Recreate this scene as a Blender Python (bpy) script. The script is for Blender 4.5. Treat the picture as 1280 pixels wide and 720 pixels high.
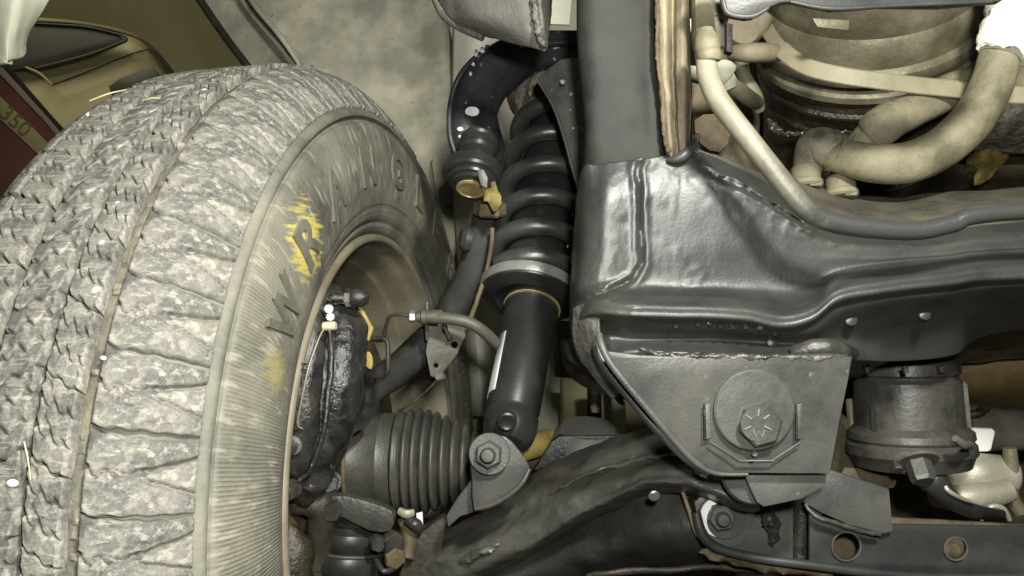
import bpy, bmesh, math, random
from mathutils import Vector, Matrix, noise
random.seed(7)
F = 1004.0
sc = bpy.context.scene
for o in list(bpy.data.objects): bpy.data.objects.remove(o)
COL = sc.collection

# ------------------------------------------------------------ camera, world, light, exposure
cam_d = bpy.data.cameras.new('camera'); cam = bpy.data.objects.new('camera', cam_d); COL.objects.link(cam)
cam.location = (0, 0, 0); cam.rotation_euler = (math.radians(90), 0, 0)
cam_d.sensor_width = 36; cam_d.lens = 36*F/1280; cam_d.clip_start = 0.01; cam_d.clip_end = 50
sc.camera = cam
w = bpy.data.worlds.new('World'); sc.world = w; w.use_nodes = True
bg = w.node_tree.nodes['Background']; bg.inputs[0].default_value = (0.9, 0.92, 0.82, 1); bg.inputs[1].default_value = 0.02
def lamp(name, kind, loc, energy, size, col, target=None):
    l = bpy.data.lights.new(name, kind); l.energy = energy; l.color = col
    if kind == 'AREA': l.shape = 'DISK'; l.size = size
    else: l.shadow_soft_size = size
    o = bpy.data.objects.new(name, l); COL.objects.link(o); o.location = loc
    if target is not None:
        o.rotation_euler = (Vector(target)-Vector(loc)).to_track_quat('-Z', 'Y').to_euler()
    return o
lamp('phone_flash', 'POINT', (0.03, -0.01, 0.055), 10, 0.015, (1.0, 0.99, 0.94))
lamp('workshop_lamp', 'POINT', (0.155, -0.02, 0.33), 26, 0.03, (1.0, 0.985, 0.92))
lamp('added_background_lamp', 'AREA', (-1.6, 1.6, 1.5), 9.0, 0.8, (1.0, 0.93, 0.68), (-1.9, 2.9, 0.6))  # added lamp with no visible source, brightens the parked car and wall
sc.view_settings.view_transform = 'Standard'; sc.view_settings.look = 'None'
sc.view_settings.exposure = 0.35; sc.view_settings.gamma = 1
sc.view_settings.use_curve_mapping = False
sc.render.engine = 'CYCLES'

# ------------------------------------------------------------ helpers
def P(x, y, d): return Vector(((x-640)/F*d, d, (360-y)/F*d))
def cr(pts, k, closed=False):
    n = len(pts); out = []
    pts = [tuple(p) for p in pts]
    segs = n if closed else n-1
    for i in range(segs):
        g = (lambda j: pts[j % n]) if closed else (lambda j: pts[min(max(j, 0), n-1)])
        a, b, c, d = g(i-1), g(i), g(i+1), g(i+2)
        for s in range(k):
            t = s/k
            out.append(tuple(0.5*((2*b[m])+(-a[m]+c[m])*t+(2*a[m]-5*b[m]+4*c[m]-d[m])*t*t+(-a[m]+3*b[m]-3*c[m]+d[m])*t**3) for m in range(len(b))))
    if not closed: out.append(pts[-1])
    return out
def finish(o, parent):
    COL.objects.link(o)
    if parent is not None:
        o.parent = parent
        o.matrix_parent_inverse = world_m(parent).inverted()
def world_m(o):
    m = Matrix.LocRotScale(o.location, o.rotation_euler, o.scale)
    if o.parent is not None: m = world_m(o.parent) @ o.matrix_parent_inverse @ m
    return m
def mesh(name, verts, faces, mat, parent=None, sharp=40, smooth=True):
    me = bpy.data.meshes.new(name); me.from_pydata([tuple(v) for v in verts], [], faces); me.update()
    if mat: me.materials.append(mat)
    if smooth:
        me.polygons.foreach_set('use_smooth', [True]*len(me.polygons))
        me.set_sharp_from_angle(angle=math.radians(sharp))
    o = bpy.data.objects.new(name, me); finish(o, parent); return o
def tag(o, label, cat, group=None, kind=None):
    if label: o['label'] = label
    if cat: o['category'] = cat
    if group: o['group'] = group
    if kind: o['kind'] = kind
    return o
def thing(name, label, cat, at, group=None):
    o = bpy.data.objects.new(name, None); COL.objects.link(o); o.location = at; o.empty_display_size = .02
    return tag(o, label, cat, group)
def n3(p, s, seed=0): return noise.noise(Vector(p)*s + Vector((seed*3.1, seed*1.7, seed*5.3)))
def bump_verts(vs, amp, scale, seed=1):
    out = []
    for v in vs:
        v = Vector(v)
        d = Vector((n3(v, scale, seed), n3(v, scale, seed+3), n3(v, scale, seed+7)))
        d += 0.5*Vector((n3(v, scale*2.7, seed+1), n3(v, scale*2.7, seed+4), n3(v, scale*2.7, seed+8)))
        out.append(v+d*amp)
    return out
def sweep(name, path, mat, parent=None, seg=20, k=6, ry=1.0, pw=2.0, rough=0, rs=60, caps=True, sharp=50, rib=None):
    """path of (px,py,depth,radius_px) -> closed round solid"""
    pts = cr(path, k) if k > 1 else [tuple(p) for p in path]
    C = [P(p[0], p[1], p[2]) for p in pts]; R = [p[3]/F*p[2] for p in pts]
    n = len(C); verts = []; prev = None
    for i in range(n):
        t = (C[min(i+1, n-1)]-C[max(i-1, 0)]).normalized()
        if prev is None:
            s = t.cross(Vector((0, 1, 0)))
            if s.length < .1: s = t.cross(Vector((0, 0, 1)))
            s.normalize()
        else: s = (prev - t*prev.dot(t)).normalized()
        prev = s; b = t.cross(s).normalized()
        rr = R[i]*(rib(i/(n-1)) if rib else 1)
        for j in range(seg):
            a = 2*math.pi*j/seg; ca, sa = math.cos(a), math.sin(a)
            if pw != 2:
                q = (abs(ca)**pw+abs(sa)**pw)**(-1/pw); ca *= q; sa *= q
            verts.append(C[i]+s*rr*ca+b*rr*ry*sa)
    if rough: verts = bump_verts(verts, rough, rs)
    faces = [[i*seg+j, i*seg+(j+1) % seg, (i+1)*seg+(j+1) % seg, (i+1)*seg+j] for i in range(n-1) for j in range(seg)]
    if caps: faces += [list(range(seg))[::-1], [(n-1)*seg+j for j in range(seg)]]
    faces = [f[::-1] for f in faces]
    return mesh(name, verts, faces, mat, parent, sharp)
def lathe(name, O, A, prof, mat, parent=None, seg=40, sharp=35, phase=0, arc=None, rfun=None, smooth=True):
    """profile of (radius, height) in metres about axis A from O"""
    A = Vector(A).normalized(); s = A.cross(Vector((0, 1, 0)))
    if s.length < .05: s = Vector((1, 0, 0))
    s.normalize(); b = A.cross(s); verts = []; n = len(prof)
    for (r, h) in prof:
        for j in range(seg):
            a = 2*math.pi*j/seg+phase
            q = r*(rfun(a, h) if rfun else 1)
            verts.append(O+A*h+s*q*math.cos(a)+b*q*math.sin(a))
    faces = [[i*seg+j, i*seg+(j+1) % seg, (i+1)*seg+(j+1) % seg, (i+1)*seg+j] for i in range(n-1) for j in range(seg)]
    faces += [list(range(seg))[::-1], [(n-1)*seg+j for j in range(seg)]]
    o = mesh(name, verts, faces, mat, parent, sharp, smooth)
    bm = bmesh.new(); bm.from_mesh(o.data); bmesh.ops.remove_doubles(bm, verts=bm.verts, dist=1e-6)
    bmesh.ops.recalc_face_normals(bm, faces=bm.faces); bm.to_mesh(o.data); bm.free()
    if smooth: o.data.set_sharp_from_angle(angle=math.radians(sharp))
    return o
def loft(name, rows, mat, parent=None, k=6, thick=.004, rough=0, rs=60, sharp=60, seed=1):
    """rows of (px,py,depth): smooth pressed sheet, thick behind"""
    R = [cr(r, k) for r in rows]; Cc = [cr([r[i] for r in R], k) for i in range(len(R[0]))]
    nc, nr = len(Cc), len(Cc[0])
    verts = [P(*Cc[i][j]) for i in range(nc) for j in range(nr)]
    if rough: verts = bump_verts(verts, rough, rs, seed)
    faces = [[i*nr+j, (i+1)*nr+j, (i+1)*nr+j+1, i*nr+j+1] for i in range(nc-1) for j in range(nr-1)]
    tot = 0
    for f in faces[::7]:
        a, b, c = verts[f[0]], verts[f[1]], verts[f[2]]
        tot += (b-a).cross(c-a).dot(a)
    if tot > 0: faces = [f[::-1] for f in faces]
    o = mesh(name, verts, faces, mat, parent, sharp)
    m = o.modifiers.new('thickness', 'SOLIDIFY'); m.thickness = thick; m.offset = -1
    return o
def plate(name, outline, d, mat, parent=None, thick=.004, bevel=.0008, holes=(), gx=0, gy=0, k=0, sharp=35, rough=0, rs=60, N=(0, 1, 0)):
    """flat cut plate: front face at depth d (+ slope gx, gy per px)"""
    cx = sum(p[0] for p in outline)/len(outline); cy = sum(p[1] for p in outline)/len(outline)
    cu = bpy.data.curves.new(name, 'CURVE'); cu.dimensions = '2D'; cu.fill_mode = 'BOTH'
    th = max(thick-2*bevel, 1e-4); cu.extrude = th/2; cu.bevel_depth = bevel; cu.bevel_resolution = 1
    cu.offset = -bevel
    for pl in [outline]+list(holes):
        pts = cr(pl, k, True) if (k and pl is outline) else pl
        sp = cu.splines.new('POLY'); sp.points.add(len(pts)-1)
        for q, p in zip(sp.points, pts): q.co = ((p[0]-cx)/F*d, (cy-p[1])/F*d, 0, 1)
        sp.use_cyclic_u = True
    tmp = bpy.data.objects.new('tmp', cu); COL.objects.link(tmp)
    me0 = bpy.data.meshes.new_from_object(tmp.evaluated_get(bpy.context.evaluated_depsgraph_get()))
    bm = bmesh.new(); bm.from_mesh(me0); bmesh.ops.remove_doubles(bm, verts=bm.verts, dist=1e-6)
    bpy.data.objects.remove(tmp); bpy.data.curves.remove(cu)
    N = Vector(N).normalized(); vs = []
    for v in bm.verts:
        px = v.co.x*F/d+cx; py = cy-v.co.y*F/d
        dd = d+gx*(px-cx)+gy*(py-cy)
        v.co = P(px, py, dd)+N*(thick/2-v.co.z)
    if rough:
        for v in bm.verts: v.co = bump_verts([v.co], rough, rs)[0]
    bmesh.ops.recalc_face_normals(bm, faces=bm.faces)
    bm.verts.ensure_lookup_table()
    V = [v.co.copy() for v in bm.verts]; Fc = [[v.index for v in f.verts] for f in bm.faces]
    bm.free(); bpy.data.meshes.remove(me0)
    return mesh(name, V, Fc, mat, parent, sharp)
def circ(x, y, r, n=24, ry=None, a0=0): return [(x+r*math.cos(a0+2*math.pi*i/n), y+(ry or r)*math.sin(a0+2*math.pi*i/n)) for i in range(n)]
def bolt(x, y, d, A, r, h, mat, parent, name='bolt_head', washer=0, wmat=None, stud=0, phase=.3, wname='washer'):
    A = Vector(A).normalized(); O = P(x, y, d); r = r/F*d
    if washer:
        wr = washer/F*d; lathe(wname, O, A, [(0, 0), (wr*.97, 0), (wr, .0006), (wr, .0016), (wr*.96, .0022), (0, .0022)], wmat or mat, parent); O = O+A*.0023
    b = lathe(name, O, A, [(0, 0), (r, 0), (r, h*.82), (r*.86, h), (0, h)], mat, parent, seg=6, phase=phase, smooth=False)
    if stud:
        q = stud/F*d; lathe('stud', O+A*h, A, [(0, -.001), (q, -.001), (q, h*.7), (q*.75, h*.95), (0, h)], mat, parent, seg=16)
    return b

# ------------------------------------------------------------ materials
def ramp(nt, fac, stops):
    r = nt.nodes.new('ShaderNodeValToRGB'); nt.links.new(fac, r.inputs[0])
    e = r.color_ramp.elements
    while len(e) < len(stops): e.new(.5)
    for q, (p, c) in zip(e, stops):
        q.position = p; q.color = (*c, 1) if isinstance(c, tuple) else (c, c, c, 1)
    return r.outputs[0]
def nz(nt, co, scale, detail=6, rough=.6, dist=0):
    t = nt.nodes.new('ShaderNodeTexNoise'); t.inputs['Scale'].default_value = scale; t.inputs['Detail'].default_value = detail
    t.inputs['Roughness'].default_value = rough; t.inputs['Distortion'].default_value = dist
    nt.links.new(co, t.inputs['Vector']); return t.outputs[0]
def mth(nt, op, a, b=None, c=None):
    m = nt.nodes.new('ShaderNodeMath'); m.operation = op
    for i, v in enumerate((a, b, c)):
        if v is None: continue
        if isinstance(v, (int, float)): m.inputs[i].default_value = v
        else: nt.links.new(v, m.inputs[i])
    return m.outputs[0]
def mixc(nt, f, a, b):
    m = nt.nodes.new('ShaderNodeMix'); m.data_type = 'RGBA'
    for s, v in ((m.inputs[0], f), (m.inputs[6], a), (m.inputs[7], b)):
        if isinstance(v, (int, float)): s.default_value = v
        elif isinstance(v, tuple): s.default_value = (*v, 1)
        else: nt.links.new(v, s)
    return m.outputs[2]
def M(name, c1, c2, scale=25, rough=.45, rvar=.15, metal=0, bump=.4, bs=260, big=0, bigs=40, dust=None, damt=.4, ds=18,
      chips=0, chipc=(.6, .6, .55), chips_s=160, stretch=None, hook=None, spec=.5, rot=None, detail=8, sl=(.38, .64)):
    m = bpy.data.materials.new(name); m.use_nodes = True; nt = m.node_tree; b = nt.nodes['Principled BSDF']
    tc = nt.nodes.new('ShaderNodeTexCoord'); co = tc.outputs['Object']; raw = co
    if stretch:
        mp = nt.nodes.new('ShaderNodeMapping'); nt.links.new(co, mp.inputs[0]); mp.inputs['Scale'].default_value = stretch
        if rot: mp.inputs['Rotation'].default_value = rot
        co = mp.outputs[0]
    f = nz(nt, co, scale, detail); col = mixc(nt, ramp(nt, f, [(sl[0], 0.), (sl[1], 1.)]), c1, c2)
    rg = mth(nt, 'MULTIPLY_ADD', nz(nt, co, scale*2.3, 5), rvar*2, rough-rvar)
    if dust:
        df = ramp(nt, nz(nt, raw, ds, 10, .7), [(.5-.25*damt-.03, 0.), (.5+.5*(1-damt)+.05, 1.)])
        df2 = mth(nt, 'MULTIPLY', df, min(1., damt*1.6)); col = mixc(nt, df2, col, dust)
        rg = mth(nt, 'MULTIPLY_ADD', df2, .4, rg)
    if chips:
        v = nz(nt, raw, chips_s, 3, .5); cf = ramp(nt, v, [(1-chips-.02, 0.), (1-chips+.01, 1.)])
        col = mixc(nt, cf, col, chipc)
    nt.links.new(col, b.inputs['Base Color']); nt.links.new(rg, b.inputs['Roughness'])
    b.inputs['Metallic'].default_value = metal
    b.inputs['Specular IOR Level'].default_value = spec
    h = nz(nt, co, bs, 6, .65)
    if big: h = mth(nt, 'MULTIPLY_ADD', nz(nt, co, bigs, 5, .55), big, h)
    hh = hook(nt, raw, h, col, b) if hook else None
    if hh is not None: h = hh
    bp = nt.nodes.new('ShaderNodeBump'); bp.inputs['Strength'].default_value = bump; bp.inputs['Distance'].default_value = .0012
    nt.links.new(h, bp.inputs['Height']); nt.links.new(bp.outputs[0], b.inputs['Normal'])
    return m
DUST = (.30, .28, .20)
m_armcoat = M('glossy_brightened_undercoat', (.035, .036, .034), (.075, .076, .068), 20, .26, .08, bump=.5, bs=300, big=1.8, bigs=70, dust=(.2, .19, .14), damt=.36, ds=18, spec=.9)  # undercoat colour lightened to replace lamp light the bracket blocks from the arm
m_coat = M('black_undercoat', (.015, .0155, .015), (.036, .037, .034), 20, .33, .12, bump=.5, bs=300, big=2.2, bigs=70, dust=(.12, .115, .085), damt=.3, ds=16)
m_frame = M('grey_black_frame_paint', (.018, .0195, .019), (.036, .038, .035), 14, .37, .06, bump=.16, bs=420, big=.4, bigs=45, dust=(.12, .115, .09), damt=.25, ds=12, spec=.5)
m_upright = M('dull_upright_paint', (.014, .0145, .013), (.028, .0285, .026), 16, .55, .06, bump=.18, bs=420, big=.3, bigs=45, dust=(.07, .067, .052), damt=.3, ds=16, spec=.2)
m_weld = M('glossy_black_weld', (.02, .02, .019), (.045, .045, .041), 40, .2, .08, bump=.6, bs=260, big=1.5, bigs=90, dust=(.14, .13, .1), damt=.3, ds=40)
m_lump = M('lumpy_undercoat', (.045, .045, .042), (.085, .083, .074), 45, .32, .12, bump=.8, bs=330, big=2.5, bigs=110, dust=(.24, .22, .16), damt=.4, ds=30)
m_gloss = M('wet_black_paint', (.012, .012, .013), (.03, .03, .028), 30, .2, .08, bump=.8, bs=200, big=2.4, bigs=75, dust=(.12, .11, .08), damt=.28, ds=30, chips=.27, chipc=(.3, .29, .25))
m_arm = M('chipped_black_arm_paint', (.012, .013, .016), (.028, .03, .034), 22, .38, .1, bump=.25, bs=300, dust=(.13, .13, .11), damt=.25, ds=22, chips=.29, chips_s=90, chipc=(.35, .35, .32))
m_shock = M('satin_black_shock_paint', (.014, .0145, .014), (.024, .025, .024), 14, .33, .06, bump=.08, bs=700, dust=(.09, .085, .065), damt=.16, ds=25)
m_spring = M('spring_coating', (.028, .029, .028), (.046, .047, .045), 30, .33, .06, bump=.12, bs=600, spec=.8, dust=(.1, .095, .075), damt=.2, ds=25)
m_rubber = M('dusty_rubber', (.035, .036, .032), (.09, .088, .07), 30, .6, .1, bump=.25, bs=400, dust=(.22, .2, .14), damt=.45, ds=22)
m_boot = M('dusty_rubber_boot', (.03, .031, .028), (.055, .055, .046), 30, .40, .1, bump=.25, bs=400, dust=(.17, .155, .1), damt=.34, ds=22)
m_elbow = M('rubbed_rubber_elbow', (.07, .068, .055), (.2, .18, .12), 40, .5, .1, bump=.4, bs=300, dust=(.4, .36, .25), damt=.45, ds=40)
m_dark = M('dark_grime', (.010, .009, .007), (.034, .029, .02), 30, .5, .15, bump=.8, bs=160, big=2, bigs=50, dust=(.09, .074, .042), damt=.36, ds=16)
m_oil = M('oily_black_casting', (.01, .009, .007), (.03, .025, .016), 26, .3, .12, bump=1.0, bs=190, big=2.5, bigs=70, dust=(.14, .11, .055), damt=.35, ds=20, chips=.27, chipc=(.35, .32, .25), chips_s=200)
m_rust = M('rusty_brown_steel', (.035, .024, .012), (.12, .085, .042), 34, .62, .12, bump=.8, bs=220, big=2, bigs=60, dust=(.17, .14, .08), damt=.38, ds=28)
m_seam = M('dirty_seam_paint', (.04, .028, .018), (.27, .225, .13), 34, .5, .12, bump=.8, bs=260, big=1.5, bigs=90, dust=(.42, .37, .22), damt=.36, ds=35, stretch=(1, 1, .22), sl=(.42, .66))
m_tan = M('tan_dusty_hose', (.1, .09, .052), (.22, .2, .125), 26, .58, .12, bump=.4, bs=240, big=1.2, bigs=60, dust=(.29, .265, .175), damt=.42, ds=26, chips=.29, chipc=(.12, .1, .07), chips_s=120)
m_brass = M('dirty_canister_metal', (.16, .148, .09), (.33, .305, .21), 24, .36, .1, metal=.25, bump=.4, bs=200, big=1.5, bigs=50, dust=(.05, .04, .02), damt=.55, ds=18)
m_alu = M('dull_aluminium', (.28, .27, .21), (.42, .4, .32), 24, .42, .1, metal=.3, bump=.4, bs=260, dust=(.2, .16, .08), damt=.3, ds=26)
m_steel = M('bare_steel', (.35, .35, .33), (.5, .5, .47), 40, .3, .1, metal=.7, bump=.3, bs=400, dust=(.25, .24, .2), damt=.25, ds=60)
m_wet = M('wet_oil', (.02, .018, .014), (.06, .055, .045), 60, .12, .05, bump=.8, bs=300, chips=.35, chipc=(.5, .48, .42), chips_s=300)
m_chrome = M('bright_steel', (.6, .6, .58), (.75, .75, .72), 60, .18, .06, metal=1, bump=.2, bs=500)
m_mark = M('worn_mark', (.16, .165, .155), (.22, .22, .21), 40, .4, .1, bump=.1)
m_white = M('white_plastic', (.75, .74, .68), (.85, .84, .8), 30, .45, .1, bump=.1)
m_mottle = M('mottled_yellow', (.16, .12, .02), (.36, .3, .06), 60, .45, .1, bump=.9, bs=150, dust=(.02, .015, .01), damt=.62, ds=70)
m_label = M('grey_paper_label', (.42, .43, .44), (.52, .53, .54), 40, .5, .1, bump=.1)
m_yellow = M('yellow_mark', (.26, .18, .035), (.46, .35, .09), 70, .55, .1, bump=.5, dust=(.2, .16, .08), damt=.45, ds=70)
m_gold = M('gold_plating', (.38, .3, .12), (.55, .46, .22), 60, .35, .1, metal=.4, bump=.2)
m_cream = M('cream_body_paint', (.55, .55, .42), (.66, .66, .5), 6, .5, .1, bump=.06, dust=(.3, .28, .18), damt=.35, ds=5)
m_liner = M('dusty_wheel_liner', (.30, .29, .215), (.62, .58, .43), 12, .65, .1, bump=.5, bs=120, big=2, bigs=22, dust=(.2, .2, .175), damt=.5, ds=9, detail=12, sl=(.4, .62), chips=.28, chipc=(.22, .21, .17), chips_s=60)
m_khaki = M('khaki_garage_wall', (.3, .28, .14), (.36, .335, .18), 3, .8, .1, bump=.1, bs=40)
m_car = M('gold_car_paint', (.27, .235, .11), (.31, .27, .13), 5, .5, .06, bump=.02, bs=80)
m_glass = M('dark_window_glass', (.025, .027, .02), (.05, .05, .038), 6, .5, .04, bump=0, spec=.2)
m_carblk = M('black_car_trim', (.02, .017, .012), (.035, .03, .02), 10, .5, .1, bump=.05)
m_maroon = M('maroon_board', (.1, .035, .02), (.13, .05, .03), 8, .6, .1, bump=.1)
m_strip = M('pale_board_strip', (.26, .2, .14), (.3, .24, .17), 8, .6, .1, bump=.1)
m_olive = M('olive_board_band', (.26, .225, .09), (.34, .3, .13), 8, .6, .1, bump=.1)
m_poop = M('white_splash', (.6, .6, .58), (.75, .75, .72), 90, .7, .1, bump=.4)
m_stone = M('pale_stone', (.6, .57, .45), (.85, .83, .7), 90, .8, .1, bump=.6)
m_straw = M('dry_straw', (.5, .45, .28), (.7, .65, .42), 60, .7, .1, bump=.3)
m_wrap = M('blown_highlight_wrap', (.75, .74, .62), (.9, .89, .78), 60, .4, .1, bump=.6, bs=200, big=2, bigs=80)  # near-white colour stands in for the blown highlight on the wrap
m_bracket = M('grey_bracket_paint', (.04, .042, .04), (.07, .072, .067), 16, .36, .08, bump=.3, bs=380, big=1.2, bigs=70, dust=(.16, .15, .115), damt=.38, ds=22, chips=.27, chipc=(.13, .125, .1), chips_s=110)
def pipe_hook(nt, raw, h, col, b):
    s = nt.nodes.new('ShaderNodeSeparateXYZ'); nt.links.new(raw, s.inputs[0])
    x = mth(nt, 'MULTIPLY_ADD', nz(nt, raw, 40, 4), .06, s.outputs[0])
    f = ramp(nt, mth(nt, 'MULTIPLY_ADD', x, 5, 0.0), [(.76, 0.), (.98, 1.)])
    c = mixc(nt, f, col, (.04, .041, .038)); nt.links.new(c, b.inputs['Base Color'])
    nt.links.new(mth(nt, 'MULTIPLY_ADD', f, -.26, .55), b.inputs['Roughness'])
m_pipe = M('dusty_steel_pipe', (.19, .175, .12), (.3, .28, .2), 30, .55, .1, bump=.25, bs=300, hook=pipe_hook)

# ============================================================ BACKGROUND AND SETTING
tag(plate('garage_wall', [(-900, -700), (1500, -700), (1500, 900), (-900, 900)], 4.2, m_khaki, thick=.1), None, None, kind='structure')
tag(mesh('ground', [(-3, -1.5, -1.0), (3, -1.5, -1.0), (3, 4.2, -1.0), (-3, 4.2, -1.0)], [[0, 1, 2, 3]], m_dark), None, None, kind='structure')

# parked car far behind (side glimpsed over the tyre)
car = thing('parked_car', 'dull gold car parked behind the tyre, seen as a dark side window and door top', 'car', P(110, 300, 2.4))
loft('body', [[(-60, 20, 2.6), (40, 24, 2.6), (100, 30, 2.6), (160, 41, 2.58), (190, 57, 2.58), (222, 96, 2.6), (250, 150, 2.62)],
              [(-60, 30, 2.42), (40, 30, 2.42), (100, 34, 2.42), (155, 45, 2.4), (183, 62, 2.4), (212, 100, 2.42), (238, 150, 2.44)],
              [(-60, 120, 2.36), (30, 120, 2.36), (80, 115, 2.36), (130, 110, 2.36), (165, 110, 2.36), (190, 130, 2.38), (210, 170, 2.4)],
              [(-60, 240, 2.3), (30, 240, 2.3), (80, 240, 2.3), (130, 240, 2.3), (165, 240, 2.3), (190, 240, 2.3), (210, 240, 2.3)]], m_car, car, thick=.03)
wn = plate('side_window', [(-60, 33), (40, 30), (75, 32), (110, 35), (148, 44), (156, 49), (150, 53), (110, 66), (50, 82), (-60, 100)], 2.33, m_glass, car, thick=.01)
sweep('window_seal', [(38, 29, 2.325, 1.5), (75, 31, 2.325, 1.7), (110, 34, 2.325, 1.7), (148, 43, 2.325, 1.6), (158, 49, 2.325, 1.8), (150, 54, 2.325, 2.2), (110, 69, 2.325, 2.6), (45, 86, 2.325, 2.6)], m_carblk, wn, seg=8)
sweep('drip_rail', [(30, 26, 2.33, 1.5), (100, 30, 2.33, 1.5), (160, 43, 2.32, 1.6), (188, 59, 2.32, 1.5), (222, 98, 2.33, 1.5)], m_carblk, car, seg=8)
sweep('door_crease', [(66, 106, 2.32, 1.2), (110, 89, 2.32, 1.2), (150, 72, 2.32, 1.3), (186, 61, 2.32, 1.2)], m_carblk, car, seg=8)
sweep('door_edge', [(32, 84, 2.31, 1.3), (50, 92, 2.31, 1.6), (65, 106, 2.31, 1.4)], m_olive, car, seg=8)
plate('door_recess', [(136, 108), (150, 98), (188, 83), (196, 90), (204, 100), (200, 120), (140, 120)], 2.32, m_carblk, car, thick=.01)
sweep('rear_door_crease', [(186, 62, 2.33, 1.2), (200, 76, 2.33, 1.3), (218, 100, 2.34, 1.3)], m_carblk, car, seg=8)

# maroon board with a number
board = thing('number_board', 'maroon board with an olive band reading 350, leaning left of the tyre top', 'board', P(10, 200, 1.5))
plate('panel', [(-120, 0), (8, 90), (66, 152), (120, 215), (120, 300), (-120, 300)], 1.6, m_maroon, board, thick=.02)
plate('edge_strip', [(-60, 28), (4, 86), (62, 150), (100, 195), (95, 200), (56, 152), (-1, 92), (-62, 36)], 1.588, m_strip, board, thick=.006)
plate('gap_shadow_strip', [(-60, 10), (10, 83), (66, 147), (110, 195), (100, 197), (62, 150), (4, 86), (-60, 25)], 1.592, m_carblk, board, thick=.006)
band = plate('band', [(-90, 44), (0, 121), (41, 160), (80, 200), (60, 205), (24, 171), (0, 149), (-90, 76)], 1.588, m_olive, board, thick=.006)
tx = bpy.data.curves.new('t', 'FONT'); tx.body = '350'; tx.size = 1; tx.extrude = .02; tx.align_x = 'RIGHT'
to = bpy.data.objects.new('t', tx); COL.objects.link(to)
tm = bpy.data.meshes.new_from_object(to.evaluated_get(bpy.context.evaluated_depsgraph_get()))
bpy.data.objects.remove(to)
th = math.radians(-42); vs = []
for v in tm.vertices:
    x, y = v.co.x*29, v.co.y*27
    vs.append(P(30+x*math.cos(th)-y*math.sin(th), 172-(x*math.sin(th)+y*math.cos(th)), 1.5795-v.co.z*.05))
mesh('lettering', vs, [list(p.vertices) for p in tm.polygons], M('dark_olive_print', (.16, .12, .05), (.19, .15, .06)), board, smooth=False)

# wheel liner and bodywork
body = thing('truck_body', 'cream inner bodywork of the raised truck, seen behind the spring and arm', 'bodywork', P(640, 700, 1.3))
loft('inner_panel', [[(480, -40, 1.5), (600, -40, 1.45), (760, -40, 1.4), (900, -40, 1.45)], [(480, 200, 1.45), (600, 200, 1.38), (760, 200, 1.36), (900, 200, 1.4)],
                     [(480, 480, 1.4), (600, 480, 1.32), (760, 480, 1.3), (900, 480, 1.3)], [(480, 800, 1.3), (600, 800, 1.3), (760, 800, 1.25), (900, 800, 1.2)]], m_cream, body, thick=.01)
loft('sill_ribs', [[(700, 470, 1.2), (760, 470, 1.18), (800, 470, 1.2), (850, 480, 1.2)], [(700, 560, 1.15), (760, 560, 1.12), (800, 560, 1.14), (850, 560, 1.15)],
                   [(700, 700, 1.1), (760, 700, 1.1), (800, 700, 1.1), (850, 700, 1.1)]], M('olive_sill_paint', (.22, .2, .11), (.34, .31, .18), 12, .55, .1, bump=.2, dust=(.2, .18, .1), damt=.4), body, thick=.01)
sweep('sill_rib', [(772, 470, 1.08, 9), (775, 570, 1.06, 9), (780, 640, 1.05, 9)], m_cream, body)
sweep('drain_tube', [(743, 470, 1.05, 9), (743, 560, 1.04, 9), (743, 640, 1.04, 9)], m_dark, body)
sweep('body_mount', [(715, 400, .95, 22), (715, 470, .95, 22)], m_boot, body)

lin = thing('wheel_liner', 'dusty grey-tan plastic wheel liner curving behind the top of the tyre', 'wheel liner', P(420, 500, 1.1))
loft('liner_shell', [
    [(236, -30, 1.25), (262, 20, 1.24), (290, 58, 1.22), (322, 100, 1.2), (350, 170, 1.2), (380, 400, 1.2)],
    [(290, -30, 1.22), (312, 10, 1.2), (340, 48, 1.17), (372, 90, 1.15), (400, 170, 1.15), (420, 400, 1.15)],
    [(298, -30, 1.2), (320, 10, 1.17), (350, 48, 1.14), (384, 90, 1.12), (410, 170, 1.12), (430, 400, 1.14)],
    [(410, -30, 1.18), (420, 20, 1.15), (430, 90, 1.13), (440, 140, 1.12), (460, 220, 1.13), (480, 400, 1.15)],
    [(500, -30, 1.17), (505, 30, 1.15), (510, 90, 1.13), (518, 150, 1.11), (530, 230, 1.1), (545, 420, 1.1)],
    [(540, -30, 1.17), (550, 30, 1.14), (560, 80, 1.12), (566, 150, 1.1), (575, 240, 1.08), (592, 420, 1.06)],
    [(548, -30, 1.2), (560, 30, 1.18), (568, 80, 1.16), (575, 150, 1.15), (586, 240, 1.13), (602, 420, 1.12)]],
    m_liner, lin, k=8, thick=.006, rough=.006, rs=7)
sweep('edge_seal', [(232, -30, 1.22, 5), (250, 0, 1.21, 5), (283, 48, 1.2, 5), (318, 95, 1.18, 5), (350, 150, 1.18, 5)], m_dark, lin, seg=10)
sweep('stiffening_fold', [(300, -20, 1.15, 3), (322, 12, 1.13, 3.5), (350, 45, 1.11, 3.5), (376, 84, 1.1, 2)], m_liner, lin, seg=10)
plate('patch_fold', [(540, 205), (556, 196), (600, 230), (604, 560), (560, 560), (556, 330)], 1.06, m_liner, lin, thick=.01, k=3)
sheet = loft('plastic_sheet', [[(566, 20, 1.12), (564, 120, 1.1), (566, 240, 1.06), (572, 340, 1.04), (585, 520, 1.02)],
                              [(606, 20, 1.09), (600, 120, 1.06), (596, 240, 1.02), (596, 340, 1.0), (606, 520, .98)],
                              [(660, 20, 1.17), (650, 120, 1.15), (650, 240, 1.13), (640, 340, 1.12), (640, 520, 1.1)]], M('pale_sheet', (.62, .61, .5), (.75, .74, .62), 8, .5, .1, bump=.2, bs=60, big=1, bigs=14, dust=(.4, .38, .28), damt=.3, ds=9), thick=.004)
tag(sheet, 'pale cream plastic sheet hanging in the gap between liner and spring', 'sheet')

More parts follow.
